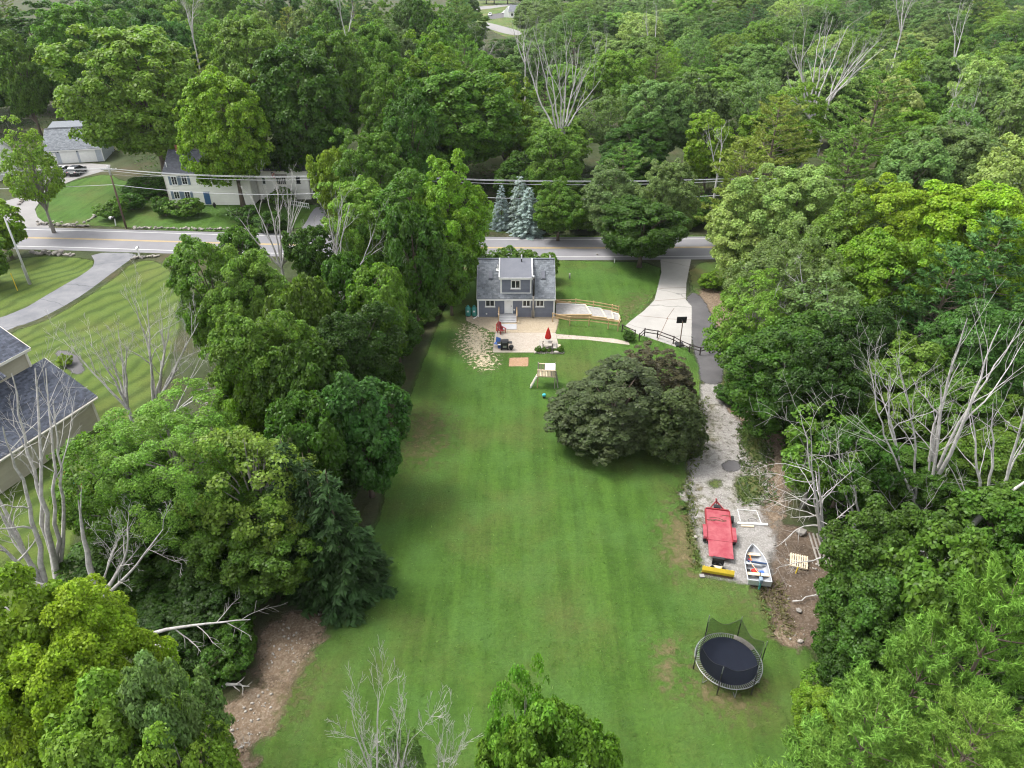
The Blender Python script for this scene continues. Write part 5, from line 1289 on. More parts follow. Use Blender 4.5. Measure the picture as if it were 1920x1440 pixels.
# grill
p = G(946, 655); gr = thing('gas_grill', 'black gas grill at the left corner of the patio', 'grill', (p.x, p.y, .012), R(4))
MB().b2(-.42,.42,-.28,.28,.15,.82).build('cabinet', M['black'], gr, False, .02); MB().xprism([(-.30,.84),(.30,.84),(.28,1.08),(.12,1.2),(-.12,1.2),(-.28,1.06)], -.44, .44).build('lid', M['black'], gr, False, .02)
for s in (-1,1): MB().b2(s*.45, s*.82, -.25,.25,.80,.85).build('side_shelf', M['black'], gr, False, .01)
MB().tube([(-.3,-.34,.98),(.3,-.34,.98)], .015, 6).build('handle', M['steel'], gr)
for sx in (-.36,.36):
    for sy in (-.22,.22): MB().cyl((sx,sy,.07),.06,.14,10,axis='X').build('wheel', M['rubber'], gr)
MB().b2(-.2,.2,-.3,-.285,.35,.6).build('badge', M['steel'], gr)
p = G(958.5, 656); o = MB().lathe([(.10,0),(.26,.3),(.28,.42),(.2,.55),(.05,.62)], (0,0,0), 16).build('kettle_grill', M['black'], None, True, 0, (p.x, p.y, .012)); tag(o, 'small round black kettle beside the gas grill', 'grill')
p = G(932, 650); fc = thing('folding_chair', 'blue folding camp chair left of the gas grill', 'chair', (p.x, p.y, .012), R(-30))
MB().box((0,0,.42),(.55,.5,.03),rx=.1).build('seat', M['blue'], fc); MB().box((0,.27,.72),(.55,.03,.55),rx=-.25).build('backrest', M['blue'], fc)
for sx in (-.26,.26):
    MB().tube([(sx,-.25,0),(sx,.25,.45),(sx,.36,1.0)],.014,6).build('leg', M['steel'], fc); MB().tube([(sx,.25,0),(sx,-.25,.6)],.014,6).build('leg', M['steel'], fc)
p = G(937, 652); o = MB().box((0,0,.2),(.62,.4,.4)).build('cool_box', M['blue'], None, False, .03, (p.x+.1, p.y, .012)); tag(o, 'blue cool box between camp chair and grill', 'cool box'); o2 = MB().box((0,0,.43),(.64,.42,.07)).build('lid', M['stepwhite'], o, False, .02)
p = G(931, 636); o = MB().tube([(0,0,0),(0,.02,1.9)], .035, 8).build('white_post', M['white'], None, False, 0, (p.x, p.y, .012)); tag(o, 'white post at the left edge of the patio', 'post'); MB().tube([(0,.02,1.0),(0,.02,1.9)],.05,8).build('wrap', M['redcloth'], o)
# play tower
p = G(1024, 722); PT = thing('play_tower', 'weathered wooden play platform with ladder on the lawn', 'play set', (p.x, p.y, 0), R(-4))
for sx in (-.85,.85):
    for sy in (-.55,.55): MB().box((sx,sy,1.15 if sy>0 else 1.05),(.09,.09,2.3 if sy>0 else 2.1)).build('post', M['timber'] if sx<0 and sy<0 else M['timber_grey'], PT)
for k in range(9): MB().box((-.84+k*.21,0,1.30),(.19,1.2,.03)).build('deck_board', M['timber_pale'], PT)
for k in range(12): MB().box((-.8+k*.146,-.62,1.72),(.07,.025,.72)).build('baluster', M['timber_pale'] if k%3 else M['timber_grey'], PT)
for k in range(12): MB().box((-.8+k*.146,.62,1.72),(.07,.025,.72)).build('baluster', M['timber_grey'], PT)
for s in (-.62,.62): MB().bar((-.9,s*1.05,2.10),(.9,s*1.05,2.10),.09,.05).build('handrail', M['timber_pale'], PT); MB().bar((-.9,s*1.05,1.38),(.9,s*1.05,1.38),.04,.09).build('handrail', M['timber_pale'], PT)
for k in range(5): MB().box((.35+.001*k,-.5+k*.25,2.17),(1.0,.24,.03)).build('roof_board', M['stepwhite'], PT)
for s in (-.62,-.15): MB().bar((-.92,s,1.32),(-1.55,s-.1,.03),.05,.12).build('ladder_rail', M['stepwhite'], PT)
for k in range(5): t=k/5+.1; MB().bar((-.92-.63*t,-.62-.1*t,1.32-1.29*t),(-.92-.63*t,-.15-.1*t,1.32-1.29*t),.12,.035).build('rung', M['timber_pale'], PT)
MB().bar((.92,-.2,1.5),(1.2,-.5,.02),.07,.07).build('swing_brace', M['timber_grey'], PT); MB().bar((.92,.3,1.5),(1.2,.6,.02),.07,.07).build('swing_brace', M['timber_grey'], PT)
p = G(1020, 746); tb = thing('bucket', 'small teal and black bucket on the lawn below the play platform', 'bucket', (p.x, p.y, .004)); MB().lathe([(.13,0),(.16,.25)],(0,0,0),14).build('body', M['black'], tb); MB().lathe([(.17,.25),(.18,.40),(.12,.46)],(0,0,0),14).build('lid', M['cyan'], tb)
# basketball hoop seen from behind
p = G(1274, 648); BH = thing('basketball_hoop', 'basketball hoop with black backboard seen from behind on the driveway', 'basketball hoop', (p.x, p.y, .016), R(4))
MB().tube([(0,0,0),(0,0,2.9)], .055, 8).build('pole', M['rust'], BH); MB().b2(-.45,.45,-.3,.5,0,.18).build('base', M['black'], BH, False, .03); MB().b2(-.55,.55,.42,.47,2.55,3.30).build('backboard', M['black'], BH)
MB().bar((0,0,2.8),(0,.42,3.0),.05).build('bracket', M['black'], BH); hm = MB(); hm.tube([(.23*math.cos(6.283*k/14), .75+.23*math.sin(6.283*k/14), 2.7) for k in range(15)], .012, 5, False); hm.build('rim', M['orange'], BH)
# wooden box and A-frame hut beside the gravel
p = G(1384, 724); WB = thing('plank_box', 'pale plank platform leaning by the trees beside the gravel', 'platform', (p.x, p.y, 0), R(-12))
for k in range(7): MB().box((-.75+k*.25,0,.48),(.235,1.9,.04), rx=.18).build('plank', M['timber_pale'], WB)
MB().b2(-.85,.85,-.85,-.80,.0,.30).build('front_board', M['timber_pale'], WB); MB().b2(.9,.96,-.9,.9,0,.5).build('side_board', M['timber'], WB); MB().b2(-.96,-.9,-.9,.9,0,.5).build('side_board', M['timber'], WB)
p = G(1402, 706); o = MB().box((0,0,.5),(1.0,1.2,.9),rz=.2).build('white_crate', M['stepwhite'], None, False, .03, (p.x, p.y, 0)); tag(o, 'white crate half hidden behind the plank platform', 'crate')

# --- red flatbed trailer
f0, f1, r0, r1 = G(1323,953,.55), G(1367,960,.55), G(1328,1040,.55), G(1378,1047,.55)
ctr = (f0+f1+r0+r1)/4; ax = ((f0+f1)/2 - (r0+r1)/2); TW = ((f1-f0).length + (r1-r0).length)/2; TL = ax.length
TR = thing('flatbed_trailer', 'red flatbed trailer with faded deck parked on the gravel', 'trailer', (ctr.x, ctr.y, .009), math.atan2(ax.y, ax.x) - math.pi/2)
MB().b2(-TW/2, TW/2, -TL*.18, TL/2, .50, .56).build('deck', M['red_deck'], TR, False, .01)
MB().add([(-TW/2+.04,-TL*.185,.50),(TW/2-.04,-TL*.185,.50),(TW/2-.04,-TL/2,.40),(-TW/2+.04,-TL/2,.40),(-TW/2+.04,-TL*.185,.555),(TW/2-.04,-TL*.185,.555),(TW/2-.04,-TL/2,.44),(-TW/2+.04,-TL/2,.44)], [(0,1,2,3),(4,5,6,7),(0,1,5,4),(1,2,6,5),(2,3,7,6),(3,0,4,7)]).build('ramp', M['red_deck'], TR)
fr = MB()
for s in (-1,1): fr.b2(s*TW/2-.04, s*TW/2+.04, -TL*.18, TL/2, .38, .60)
fr.b2(-TW/2+.05, TW/2-.05, TL/2-.02, TL/2+.08, .40, .66); fr.build('frame', M['red'], TR)
for s in (-1,1): MB().bar((s*TW*.36, TL/2, .46), (0, TL/2+1.15, .46), .07, .11).build('tongue', M['red'], TR)
MB().bar((0,TL/2+.85,.46),(0,TL/2+1.45,.46),.08,.1).build('coupler', M['red'], TR); MB().tube([(0,TL/2+.95,.0),(0,TL/2+.95,.85)],.035,8).build('jack', M['black'], TR); MB().box((0,TL/2+.35,.58),(.5,.35,.16)).build('winch', M['black'], TR)
for s in (-1,1):
    fe = MB(); yc = -TL*.02; x0, x1 = s*(TW/2+.02), s*(TW/2+.30)
    prof = [(yc-.72,.52),(yc-.66,.68),(yc+.66,.68),(yc+.72,.52),(yc+.68,.50),(yc+.62,.64),(yc-.62,.64),(yc-.68,.50)]
    fe.xprism(prof, min(x0,x1), max(x0,x1)); fe.build('fender', M['red_deck'], TR)
    for dy in (-.36,.36):
        wl = MB().cyl((s*(TW/2+.16), yc+dy, .32), .32, .2, 18, axis='X').build('wheel', M['rubber'], TR); MB().cyl((s*(TW/2+.265), yc+dy, .32), .16, .02, 12, axis='X').build('rim', M['steel'], wl)
MB().cyl((TW/2+.16, TL*.34, .45), .30, .18, 18, axis='X').build('spare_wheel', M['rubber'], TR)
rp = random.Random(4)
for k in range(5):
    c = Vector((rp.uniform(-.5,.4), TL*rp.uniform(.22,.42), .575)); pts=[c+Vector((.16*i*math.cos(i*.9+k), .10*math.sin(i*1.7+k), 0)) for i in range(6)]; MB().tube(pts,.02,5).build('strap', M['rust'], TR)
# --- yellow snow plough
a, b = G(1316,1068,.3), G(1376,1078,.3); ax = b-a; PL = thing('snow_plough', 'yellow snow plough blade with black frame behind the red trailer', 'plough', ((a.x+b.x)/2, (a.y+b.y)/2, .009), math.atan2(ax.y, ax.x)); L = ax.length
bl = MB(); prof = [(-.05,.10),(-.16,.25),(-.16,.45),(-.02,.68),(.02,.66),(-.10,.45),(-.10,.25),(.01,.12)]; bl.xprism(prof, -L/2, L/2); bl.build('blade', M['yellow'], PL); MB().b2(-L/2, L/2, -.11,-.05,.0,.13).build('cutting_edge', M['rust'], PL)
for k in range(6): x=-L/2+.12+k*(L-.24)/5; MB().box((x,.06,.38),(.04,.12,.5)).build('rib', M['yellow'], PL)
for s in (-1,1): MB().bar((s*.55,.1,.3),(0,1.05,.3),.09).build('frame_arm', M['black'], PL); MB().tube([(s*.5,.3,.4),(s*.12,.75,.4)],.05,8).build('ram', M['black'], PL)
MB().add([(-.32,.45,.42),(.32,.45,.42),(0,.05,.44),(-.32,.45,.46),(.32,.45,.46),(0,.05,.48)],[(0,1,2),(3,4,5),(0,1,4,3),(1,2,5,4),(2,0,3,5)]).build('gusset', M['timber_pale'], PL); MB().b2(-.4,.4,.75,.95,.2,.85).build('mount', M['black'], PL)
# --- boat on the gravel
bow, sl_, sr_ = G(1410,1024,.55), G(1406,1092,.55), G(1444,1090,.55); st_ = (sl_+sr_)/2; ax = bow-st_; BL = ax.length; BW_ = (sr_-sl_).length*1.12
BT = thing('rowing_boat', 'open aluminium boat with outboard motor parked on gravel', 'boat', (st_.x, st_.y, .01), math.atan2(ax.y, ax.x)-math.pi/2)
ns, nr = 14, 9
def hull(off, zoff):
    vs = []
    for i in range(ns+1):
        t = i/ns; y = BL*t; hw = (BW_/2-off)*(1 - max(0,(t-.35)/.65)**2.3*.97); hw = max(hw, .02); keel = .14 + .30*max(0,(t-.55)/.45)**2 + zoff; gun = .60 + .16*t*t
        for j in range(nr):
            a = -1+2*j/(nr-1); q = abs(a); vs.append((hw*(1-(1-q)**1.0 if False else (a/max(q,1e-6))*min(1,q*1.45)*(.86+.14*q) if q>0 else 0), y - off*(t>.9)*.5, keel + (gun-keel)*(max(0,(q-.55)/.45)**.9)))
    fs = [(i*nr+j, i*nr+j+1, (i+1)*nr+j+1, (i+1)*nr+j) for i in range(ns) for j in range(nr-1)]
    return vs, fs
def hull2(off, zoff):
    vs = []
    for i in range(ns+1):
        t = i/ns; y = BL*t; hw = max(.02, (BW_/2-off)*(1 - max(0,(t-.35)/.65)**2.3*.97)); keel = .14 + .30*max(0,(t-.55)/.45)**2 + zoff; gun = .60 + .16*t*t
        for j in range(nr):
            a = -1+2*j/(nr-1); q = abs(a); sx = math.copysign(min(1, q*1.35)*(.84+.16*q), a) if q else 0
            vs.append((hw*sx, y, keel + (gun-keel)*max(0,(q-.5)/.5)))
    return vs, [(i*nr+j, i*nr+j+1, (i+1)*nr+j+1, (i+1)*nr+j) for i in range(ns) for j in range(nr-1)]
v, f = hull2(0, 0); h = MB().add(v, f); h.f.append(tuple(range(nr))); h.build('hull', M['alu'], BT, True)
v, f = hull2(.035, .03); MB().add(v, f).build('inner_hull', M['alu_in'], BT, True)
for s in (-1,1):
    pts = []
    for i in range(ns+1):
        t=i/ns; hw=max(.02,(BW_/2)*(1-max(0,(t-.35)/.65)**2.3*.97)); pts.append((s*hw, BL*t, .60+.16*t*t+.01))
    MB().tube(pts, .035, 6).build('gunwale', M['alu'], BT, True)
MB().b2(-BW_/2+.02,BW_/2-.02,-.03,.03,.2,.66).build('transom', M['alu'], BT)
for t in (.22,.52,.78):
    hw=(BW_/2)*(1-max(0,(t-.35)/.65)**2.3*.97)*.94; MB().b2(-hw,hw,BL*t-.13,BL*t+.13,.46,.50).build('thwart', M['timber_pale'] if t!=.52 else M['alu'], BT)
MB().b2(-.12,.12,-.26,.10,.62,.98).build('motor_cowl', M['shutter'], BT, False, .05); MB().b2(-.05,.05,-.22,-.1,-.0,.62).build('motor_leg', M['teal'], BT); MB().tube([(0,.05,.86),(.05,.55,.9)],.025,6).build('tiller', M['black'], BT)
MB().tube([(-.55,BL*.55,.56),(.75,BL*.50,.60)],.06,6).build('paddle_blue', M['navy'], BT); MB().tube([(-.3,BL*.72,.55),(-.2,BL*.45,.40)],.035,6).build('oar', M['orange'], BT); MB().tube([(.1,BL*.15,.62),(-.4,BL*.52,.60)],.025,6).build('oar', M['timber_pale'], BT)
MB().box((-.15,BL*.34,.36),(.4,.3,.2),rz=.4).build('life_vest', M['redcloth'], BT,False,.04); MB().box((.3,BL*.30,.36),(.35,.3,.22),rz=.2).build('life_vest', M['blue'], BT,False,.04); MB().box((-.3,BL*.62,.32),(.25,.4,.16)).build('fuel_can', M['red'], BT,False,.03); MB().box((0,BL*.27,.36),(.5,.2,.1),rz=.1).build('cushion', M['yellow'], BT,False,.03)
p = G(1402,1078); o = MB().cyl((0,0,.25),.25,.18,14,axis='X').build('trailer_wheel', M['rubber'], None, False, 0, (p.x,p.y,.009)); tag(o,'small trailer wheel leaning at the boat stern','wheel')
# white pipe frame and boards
p = G(1388,978); PF = thing('pipe_frame', 'white pipe frame lying on the gravel beside the trailer', 'frame', (p.x,p.y,.012), R(-4)); 
MB().tube([(0,0,.04),(.05,1.35,.04),(1.5,1.25,.04),(1.55,-.1,.04)],.03,6).build('pipe', M['white'], PF); MB().b2(-.25,2.0,-.35,-.18,.0,.12).build('white_beam', M['white'], PF); MB().b2(-.05,.9,-.62,-.45,.0,.1).build('timber_beam', M['timber_pale'], PF); hb=MB(); hb.tube([(.9+.35*math.cos(k*.5),.02+.2*math.sin(k*.5),.15) for k in range(8)],.02,5); hb.build('black_hoop', M['black'], PF)
# pallet, stacked posts and stump
p = G(1496,1058); PA = thing('pallet', 'wooden pallet tilted on the dirt beside the dead tree', 'pallet', (p.x,p.y,.05), R(-18))
for k in range(8): MB().box((-.55+k*.157,0,.30),(.10,1.05,.025), rx=.25).build('slat', M['timber_pale'], PA)
for s in (-.45,0,.45): MB().box((0,s,.20+s*.25),(1.2,.09,.12)).build('bearer', M['timber_pale'], PA)
p = G(1540,1045); LP = thing('leaning_posts', 'old posts leaning together beside the rotten stump', 'posts', (p.x,p.y,0))
for k in range(4): MB().tube([(-.5+k*.3,-.9+.1*k,.05),(-.9+k*.28,.9,1.5)],.07,7).build('post', M['timber_grey'], LP)
p = G(1556,1040); SP = thing('stump', 'thick rotten tree stump at the dirt clearing', 'stump', (p.x,p.y,0)); sm=MB(); r=random.Random(2); prof=[]
sm.tube([(0,0,0),(.05,.05,.5),(0,.1,1.0),(.02,.12,1.25)],[.62,.5,.45,.42],11); sm.build('trunk', M['bark_pale'], SP, True)
for k in range(5): a=k*1.25; MB().tube([(.4*math.cos(a),.4*math.sin(a),.22),(1.1*math.cos(a),1.1*math.sin(a),.02)],[.16,.05],6).build('root', M['bark_pale'], SP)
p = G(1492,1075); o = MB().tube([(0,0,0),(.1,.1,.5)],.05,7).build('yellow_tool', M['yellow'], None,False,0,(p.x,p.y,0)); tag(o,'short yellow tool handle below the pallet','tool')
p = G(1316,1081); o = MB().box((0,0,.06),(.34,.3,.12)).build('grey_block', M['concrete_block'], None,False,.02,(p.x,p.y,.008)); tag(o,'small dark grey block at the gravel corner below the plough','block')

# --- trampoline
c = (G(1302,1236,.85)+G(1430,1240,.85))/2; TP = thing('trampoline', 'round black trampoline with sagging safety net on the lawn', 'trampoline', (c.x, c.y, .004), R(12)); TRr = (G(1430,1240,.85)-G(1302,1236,.85)).length/2*.97
ring = lambda r, z, n=48: [(r*math.cos(6.283185*k/n), r*math.sin(6.283185*k/n), z) for k in range(n+1)]
MB().tube(ring(TRr,.85), .026, 8, False).build('frame_ring', M['steel'], TP, True)
mm = MB(); n=48; vs=[(0,0,.78)]; rr=[.35,.7,1.0]
for q in rr: vs += [((TRr-.28)*q*math.cos(6.283185*k/n),(TRr-.28)*q*math.sin(6.283185*k/n),.78+.06*q*q) for k in range(n)]
fs=[(0,1+k,1+(k+1)%n) for k in range(n)]
for a in range(2): fs += [(1+a*n+k,1+(a+1)*n+k,1+(a+1)*n+(k+1)%n,1+a*n+(k+1)%n) for k in range(n)]
mm.add(vs,fs); mm.build('mat', M['mat'], TP, True); sp=MB()
for k in range(88): t=6.283185*k/88; sp.bar(((TRr-.28)*math.cos(t),(TRr-.28)*math.sin(t),.84),((TRr-.02)*math.cos(t),(TRr-.02)*math.sin(t),.85),.022)
sp.build('springs', M['steel'], TP)['kind']='stuff'
PH = [R(a) for a in (-12, 48, 108, 168, 228, 288)]
NT = 72; tops=[2.55,2.6,2.75,2.35,2.55,2.6]
def nethgt(t):
    d = [(abs((t-a+math.pi)%(2*math.pi)-math.pi), i) for i,a in enumerate(PH)]; d.sort(); (d0,i0),(d1,i1)=d[0],d[1]; w=d0/(d0+d1+1e-6); return tops[i0]*(1-w)+tops[i1]*w - .55*math.sin(math.pi*w)*1.0
nm=MB(); 
for k in range(NT):
    t=6.283185*k/NT; ht=nethgt(t); w=min(abs((t-a+math.pi)%(2*math.pi)-math.pi) for a in PH); inn=.10+.28*math.sin(min(1,w/.52)*math.pi/2)
    nm.v += [((TRr-.30)*math.cos(t),(TRr-.30)*math.sin(t),.86),((TRr-inn*.9)*math.cos(t),(TRr-inn*.9)*math.sin(t),(.86+ht)/2),((TRr-inn)*math.cos(t),(TRr-inn)*math.sin(t),ht)]
nm.f += [(k*3+j,((k+1)%NT)*3+j,((k+1)%NT)*3+j+1,k*3+j+1) for k in range(NT) for j in range(2)]
nm.build('safety_net', M['net'], TP, True)
tr=MB().tube([nm.v[k*3+2] for k in range(NT)]+[nm.v[2]],.012,4,False); tr.build('net_cord', M['black'], TP)
for a,h in zip(PH,tops):
    x,y=(TRr+.04)*math.cos(a),(TRr+.04)*math.sin(a); po=MB().tube([(x,y,.05),(x,y,h-.55)],.032,8).build('net_pole', M['black'], TP); MB().tube([(x,y,h-.55),(x,y,h+.05)],.026,8).build('pole_top', M['steel'], po)
for k in range(6):
    a=R(18+60*k); x,y=TRr*math.cos(a),TRr*math.sin(a); MB().tube([(x*.98,y*.98,.85),(x*.99,y*.99,.05),(x*.8,y*.8,.03)],.026,6).build('leg', M['steel'], TP)
pp_=[(TRr-.3)*math.cos(R(a)) for a in (10,40)]
pd=MB(); 
for k in range(9):
    t=R(12+k*5.2); pd.v += [((TRr-.30)*math.cos(t),(TRr-.30)*math.sin(t),.875),((TRr+.05)*math.cos(t),(TRr+.05)*math.sin(t),.875)]
pd.f += [(k*2,k*2+1,k*2+3,k*2+2) for k in range(8)]; pd.build('edge_pad', M['bark_pale'], TP)

# ------------------------------------------------------------------ street things
def pole(name, label, base, h, m, arms=True, rad=.16):
    b = G(*base); o = thing(name, label, 'utility pole', (b.x,b.y,0)); MB().tube([(0,0,0),(0,0,h*.5),(0,0,h)],[rad,rad*.85,rad*.65],9).build('shaft', M[m], o, True)
    if arms:
        MB().b2(-1.2,1.2,-.06,.06,h-.6,h-.45).build('crossarm', M['pole_grey'], o)
        for x in (-1.1,-.4,.4,1.1): MB().lathe([(.05,0),(.07,.06),(.04,.14)],(x,0,h-.45),8).build('insulator', M['stepwhite'], o)
    return o, b
P1, b1 = pole('power_pole', 'brown wooden power pole across the road before the garage lawn', (237,428), 9.6, 'pole_wood')
MB().tube([(0,0,8.2),(0,0,9.7)],.14,9).build('top_band', M['pole_grey'], P1, True)
P2, b2_ = pole('power_pole', 'pale grey pole on the near verge at the left edge', (57,533), 9.0, 'pole_grey', False, .15)
MB().tube([(-.22,0,0),(-.22,0,2.6)],.06,7).build('conduit', M['pole_grey'], P2)
P3, b3 = pole('power_pole', 'power pole hidden among the roadside trees, centre', (690,432), 8.8, 'pole_wood')
P4, b4 = pole('power_pole', 'power pole among the pines right of the road', (1370,436), 8.6, 'pole_wood')
p = AT(1856,205,150); o = thing('power_pole','distant pale pole rising from the wood at upper right','utility pole',(p.x,150,0)); MB().tube([(0,0,0),(0,0,p.z)],[.2,.14],8).build('shaft', M['pole_grey'], o); MB().b2(-1.3,1.3,-.06,.06,p.z-.5,p.z-.35).build('crossarm', M['pole_grey'], o)
b0 = G(-520,420)
def wire(label, pts, sag, rad=.022):
    L=[]; 
    for i in range(len(pts)-1):
        a,b=Vector(pts[i]),Vector(pts[i+1])
        for k in range(13 if i==len(pts)-2 else 12): t=k/12; L.append(a.lerp(b,t)-Vector((0,0,sag*4*t*(1-t))))
    o=MB().tube(L,rad,4,False).build('power_line', M['wire']); tag(o,label,'power line','power lines along the road'); return o
b5 = G(2500,420)
for i,(dx,z,lb) in enumerate(((-.9,9.5,'top power line along the far side of the road'),(.0,9.2,'second power line from the top along the road'),(.9,8.6,'third power line below the crossarm along the road'),(0,6.8,'thick lowest cable on the roadside poles'))):
    wire(lb,[(b0.x,b0.y+dx,z),(b1.x,b1.y+dx,z),(b3.x,b3.y+dx,z-.6),(b4.x,b4.y+dx,z-.9),(b5.x,b5.y+dx,z-.9)],.7+.1*i,.04 if i==3 else .03)
wire('service line from the brown power pole to the cream house',[(b1.x,b1.y,8.4),(-52,118,5.4)],.5,.016)
# mailboxes, marker
p=G(262,482); mb_=thing('mailbox','white mailbox post beside the pale stones at the near road edge','mailbox',(p.x,p.y,0),R(8)); MB().box((0,0,.6),(.16,.16,1.2)).build('post', M['white'], mb_); bx=MB(); bx.xprism([(-.28,1.2),(.28,1.2),(.28,1.4),(.15,1.5),(-.15,1.5),(-.28,1.4)],-.12,.12); bx.build('box', M['white'], mb_); MB().b2(.1,.14,.2,.3,1.3,1.5).build('flag', M['black'], mb_)
p=G(218,423); mb_=thing('mailbox','black mailbox on a white post left of the brown power pole','mailbox',(p.x,p.y,0),R(-5)); MB().box((0,0,.55),(.13,.13,1.1),ry=.12).build('post', M['white'], mb_); bx=MB(); bx.xprism([(-.32,1.1),(.32,1.1),(.32,1.32),(.16,1.45),(-.16,1.45),(-.32,1.32)],-.3,.05); bx.build('box', M['black'], mb_); MB().b2(-.75,-.3,-.2,.2,1.1,1.4).build('newspaper_box', M['white'], mb_)
p=G(33,545); o=MB().box((0,0,1.2),(.09,.05,2.4)).build('marker_post', M['yellow'], None,False,0,(p.x,p.y,0)); tag(o,'thin yellow marker post on the verge left of the pale pole','marker')
p=G(1068,522); o=MB().tube([(0,0,0),(0,0,.7)],.10,8).build('well_cap', M['concrete_block'], None,True,0,(p.x,p.y,.004)); tag(o,'small grey well pipe on the front lawn','pipe')
p=G(1152,493); o=MB().box((0,0,.3),(.1,.1,.6)).build('marker_stake', M['white'], None,False,0,(p.x,p.y,.004)); tag(o,'short white stake left of the driveway tree','marker')
# flag on the cream wing
fp=AT(510,322,120.6); FL=thing('house_flag','red and white striped flag on the cream wing','flag',(fp.x,120.55,fp.z-1.0)); MB().tube([(0,.4,0),(-.25,-.4,1.6)],.025,6).build('pole', M['white'], FL)
for k in range(7): MB().box((.18+.01*k,-.2-.03*k,.85-.11*k),(.55,.03,.11),ry=.5,rz=.2).build('stripe', M['redcloth'] if k%2==0 else M['white'], FL)
MB().box((.02,-.235,.80),(.28,.034,.42),ry=.5,rz=.2).build('canton', M['navy'], FL)
# white picket rail by the wing
wr=thing('picket_rail','white picket rail on the ramp beside the cream wing','fence',G(546,386)); e=G(580,392)-G(546,386)
for k in range(10): q=e*k/9; MB().box((q.x,q.y,.5),(.06,.06,1.0)).build('picket', M['white'], wr)
for z in (.3,.9): MB().bar((0,0,z),(e.x,e.y,z),.05,.08).build('rail', M['white'], wr)
p=G(403,390); o=MB().lathe([(.05,0),(.22,.3),(.28,.6),(.1,.95)],(0,0,0),10).build('dark_urn', M['black'], None,True,0,(p.x,p.y,0)); tag(o,'dark urn beside the blue door of the cream house','urn')
# orange flagged things in the left trees
for px,py,m_,lb in ((118,888,'orange','orange ribbon caught in the left tree crown'),(147,908,'orange','orange red cloth hanging in the left tree crown'),(138,904,'cyan','blue green ribbon in the left tree crown')):
    q=AT(px,py,38.2); o=MB(); r=random.Random(px); 
    for k in range(6): o.box((r.uniform(-.18,.18),r.uniform(-.1,.1),r.uniform(-.15,.15)),(.22,.02,.08),rz=r.random()*3,ry=r.random())
    o=o.build('ribbon', M[m_], None,False,0,q); tag(o,lb,'ribbon')

# ------------------------------------------------------------------ cars
def suv(label, rear, front, paint, name='parked_car', L=4.6, W=1.86, truck=False, roofm=None):
    a,b=G(*rear),G(*front); d=(b-a).normalized(); c=thing(name,label,'car' if not truck else 'pickup truck',(a.x+d.x*L/2,a.y+d.y*L/2,.012),math.atan2(d.y,d.x))
    # body: stations along x, half profile
    prof=[(-L/2,.45,.88,.80),(-L/2+.10,.32,.98,.90),(-L*.30,.28,1.02,.93),(L*.12,.28,1.02,.93),(L*.28,.28,.98,.92),(L*.44,.32,.86,.86),(L/2,.42,.72,.72)]
    m_=MB(); 
    for x,z0,z1,hw in prof: m_.v += [(x,-hw*.95,z0),(x,-hw,z0+.15),(x,-hw,z1-.10),(x,-hw*.90,z1),(x,hw*.90,z1),(x,hw,z1-.10),(x,hw,z0+.15),(x,hw*.95,z0)]
    n_=8
    for i in range(len(prof)-1):
        for k in range(n_): m_.f.append((i*n_+k,i*n_+(k+1)%n_,(i+1)*n_+(k+1)%n_,(i+1)*n_+k))
    m_.f += [tuple(range(n_)),tuple((len(prof)-1)*n_+k for k in range(n_))]; m_.build('body',paint,c,True,.03)
    x0,x1,x2,x3=(-L/2+.12,-L/2+.42,L*.02,L*.24) if not truck else (-L*.08,-L*.03,L*.13,L*.26)
    zb,zt=.98,1.62 if not truck else 1.78
    g_=MB().add([(x0,-.84,zb),(x3,-.84,zb),(x2,-.66,zt-.04),(x1,-.66,zt-.04),(x0,.84,zb),(x3,.84,zb),(x2,.66,zt-.04),(x1,.66,zt-.04)],[(0,1,2,3),(4,5,6,7),(0,1,5,4),(1,2,6,5),(2,3,7,6),(3,0,4,7)]); g_.build('windows',M['glass'],c,False,.03)
    r_=MB().add([(x1-.14,-.67,zt-.10),(x2+.12,-.67,zt-.10),(x2-.06,-.60,zt+.02),(x1+.04,-.60,zt+.02),(x1-.14,.67,zt-.10),(x2+.12,.67,zt-.10),(x2-.06,.60,zt+.02),(x1+.04,.60,zt+.02)],[(0,1,2,3),(4,5,6,7),(0,1,5,4),(1,2,6,5),(2,3,7,6),(3,0,4,7)]); ro_=r_.build('roof',paint,c,False,.03)
    MB().b2(x1+.45,x2-.25,-.42,.42,zt+.018,zt+.03).build('sunroof',M['glass'],ro_)
    for s in (-1,1):
        for fx,fz in ((x0,x1),(x3,x2),((x0+x3)/2,(x1+x2)/2)): MB().bar((fx,s*.845,zb),(fz,s*.67,zt-.06),.09,.05).build('pillar',paint,c)
        for x in (-L*.31,L*.31): w_=MB().cyl((x,s*(W/2-.10),.34),.34,.22,18,axis='Y').build('wheel',M['rubber'],c); MB().cyl((x,s*(W/2+.015),.34),.2,.02,12,axis='Y').build('rim',M['steel'],w_)
        MB().box((-L/2+.03,s*.68,.82),(.10,.34,.16)).build('tail_light',M['taillight'],c); MB().box((L/2-.10,s*.58,.66),(.14,.34,.13)).build('headlight',M['steel'],c); MB().box((L*.16,s*1.0,1.03),(.14,.16,.12)).build('mirror',paint,c)
    MB().b2(-L/2-.02,-L/2+.08,-.80,.80,.32,.52).build('bumper',M['black'],c); MB().b2(-L/2-.015,-L/2+.02,-.26,.26,.60,.72).build('number_plate',M['stepwhite'],c)
    return c
suv('white suv parked in front of the garage, left of the dark one',(110,333),(135,320),M['carwhite'])
suv('dark grey suv parked in front of the garage, right of the white one',(136,332),(163,316),M['cargrey'])
suv('white pickup truck parked by the far white house',(953,25),(927,28),M['carwhite'],'pickup_truck',5.6,2.0,True); suv('white car parked left of the far pickup truck',(920,29),(913,33),M['carwhite'],L=4.4)

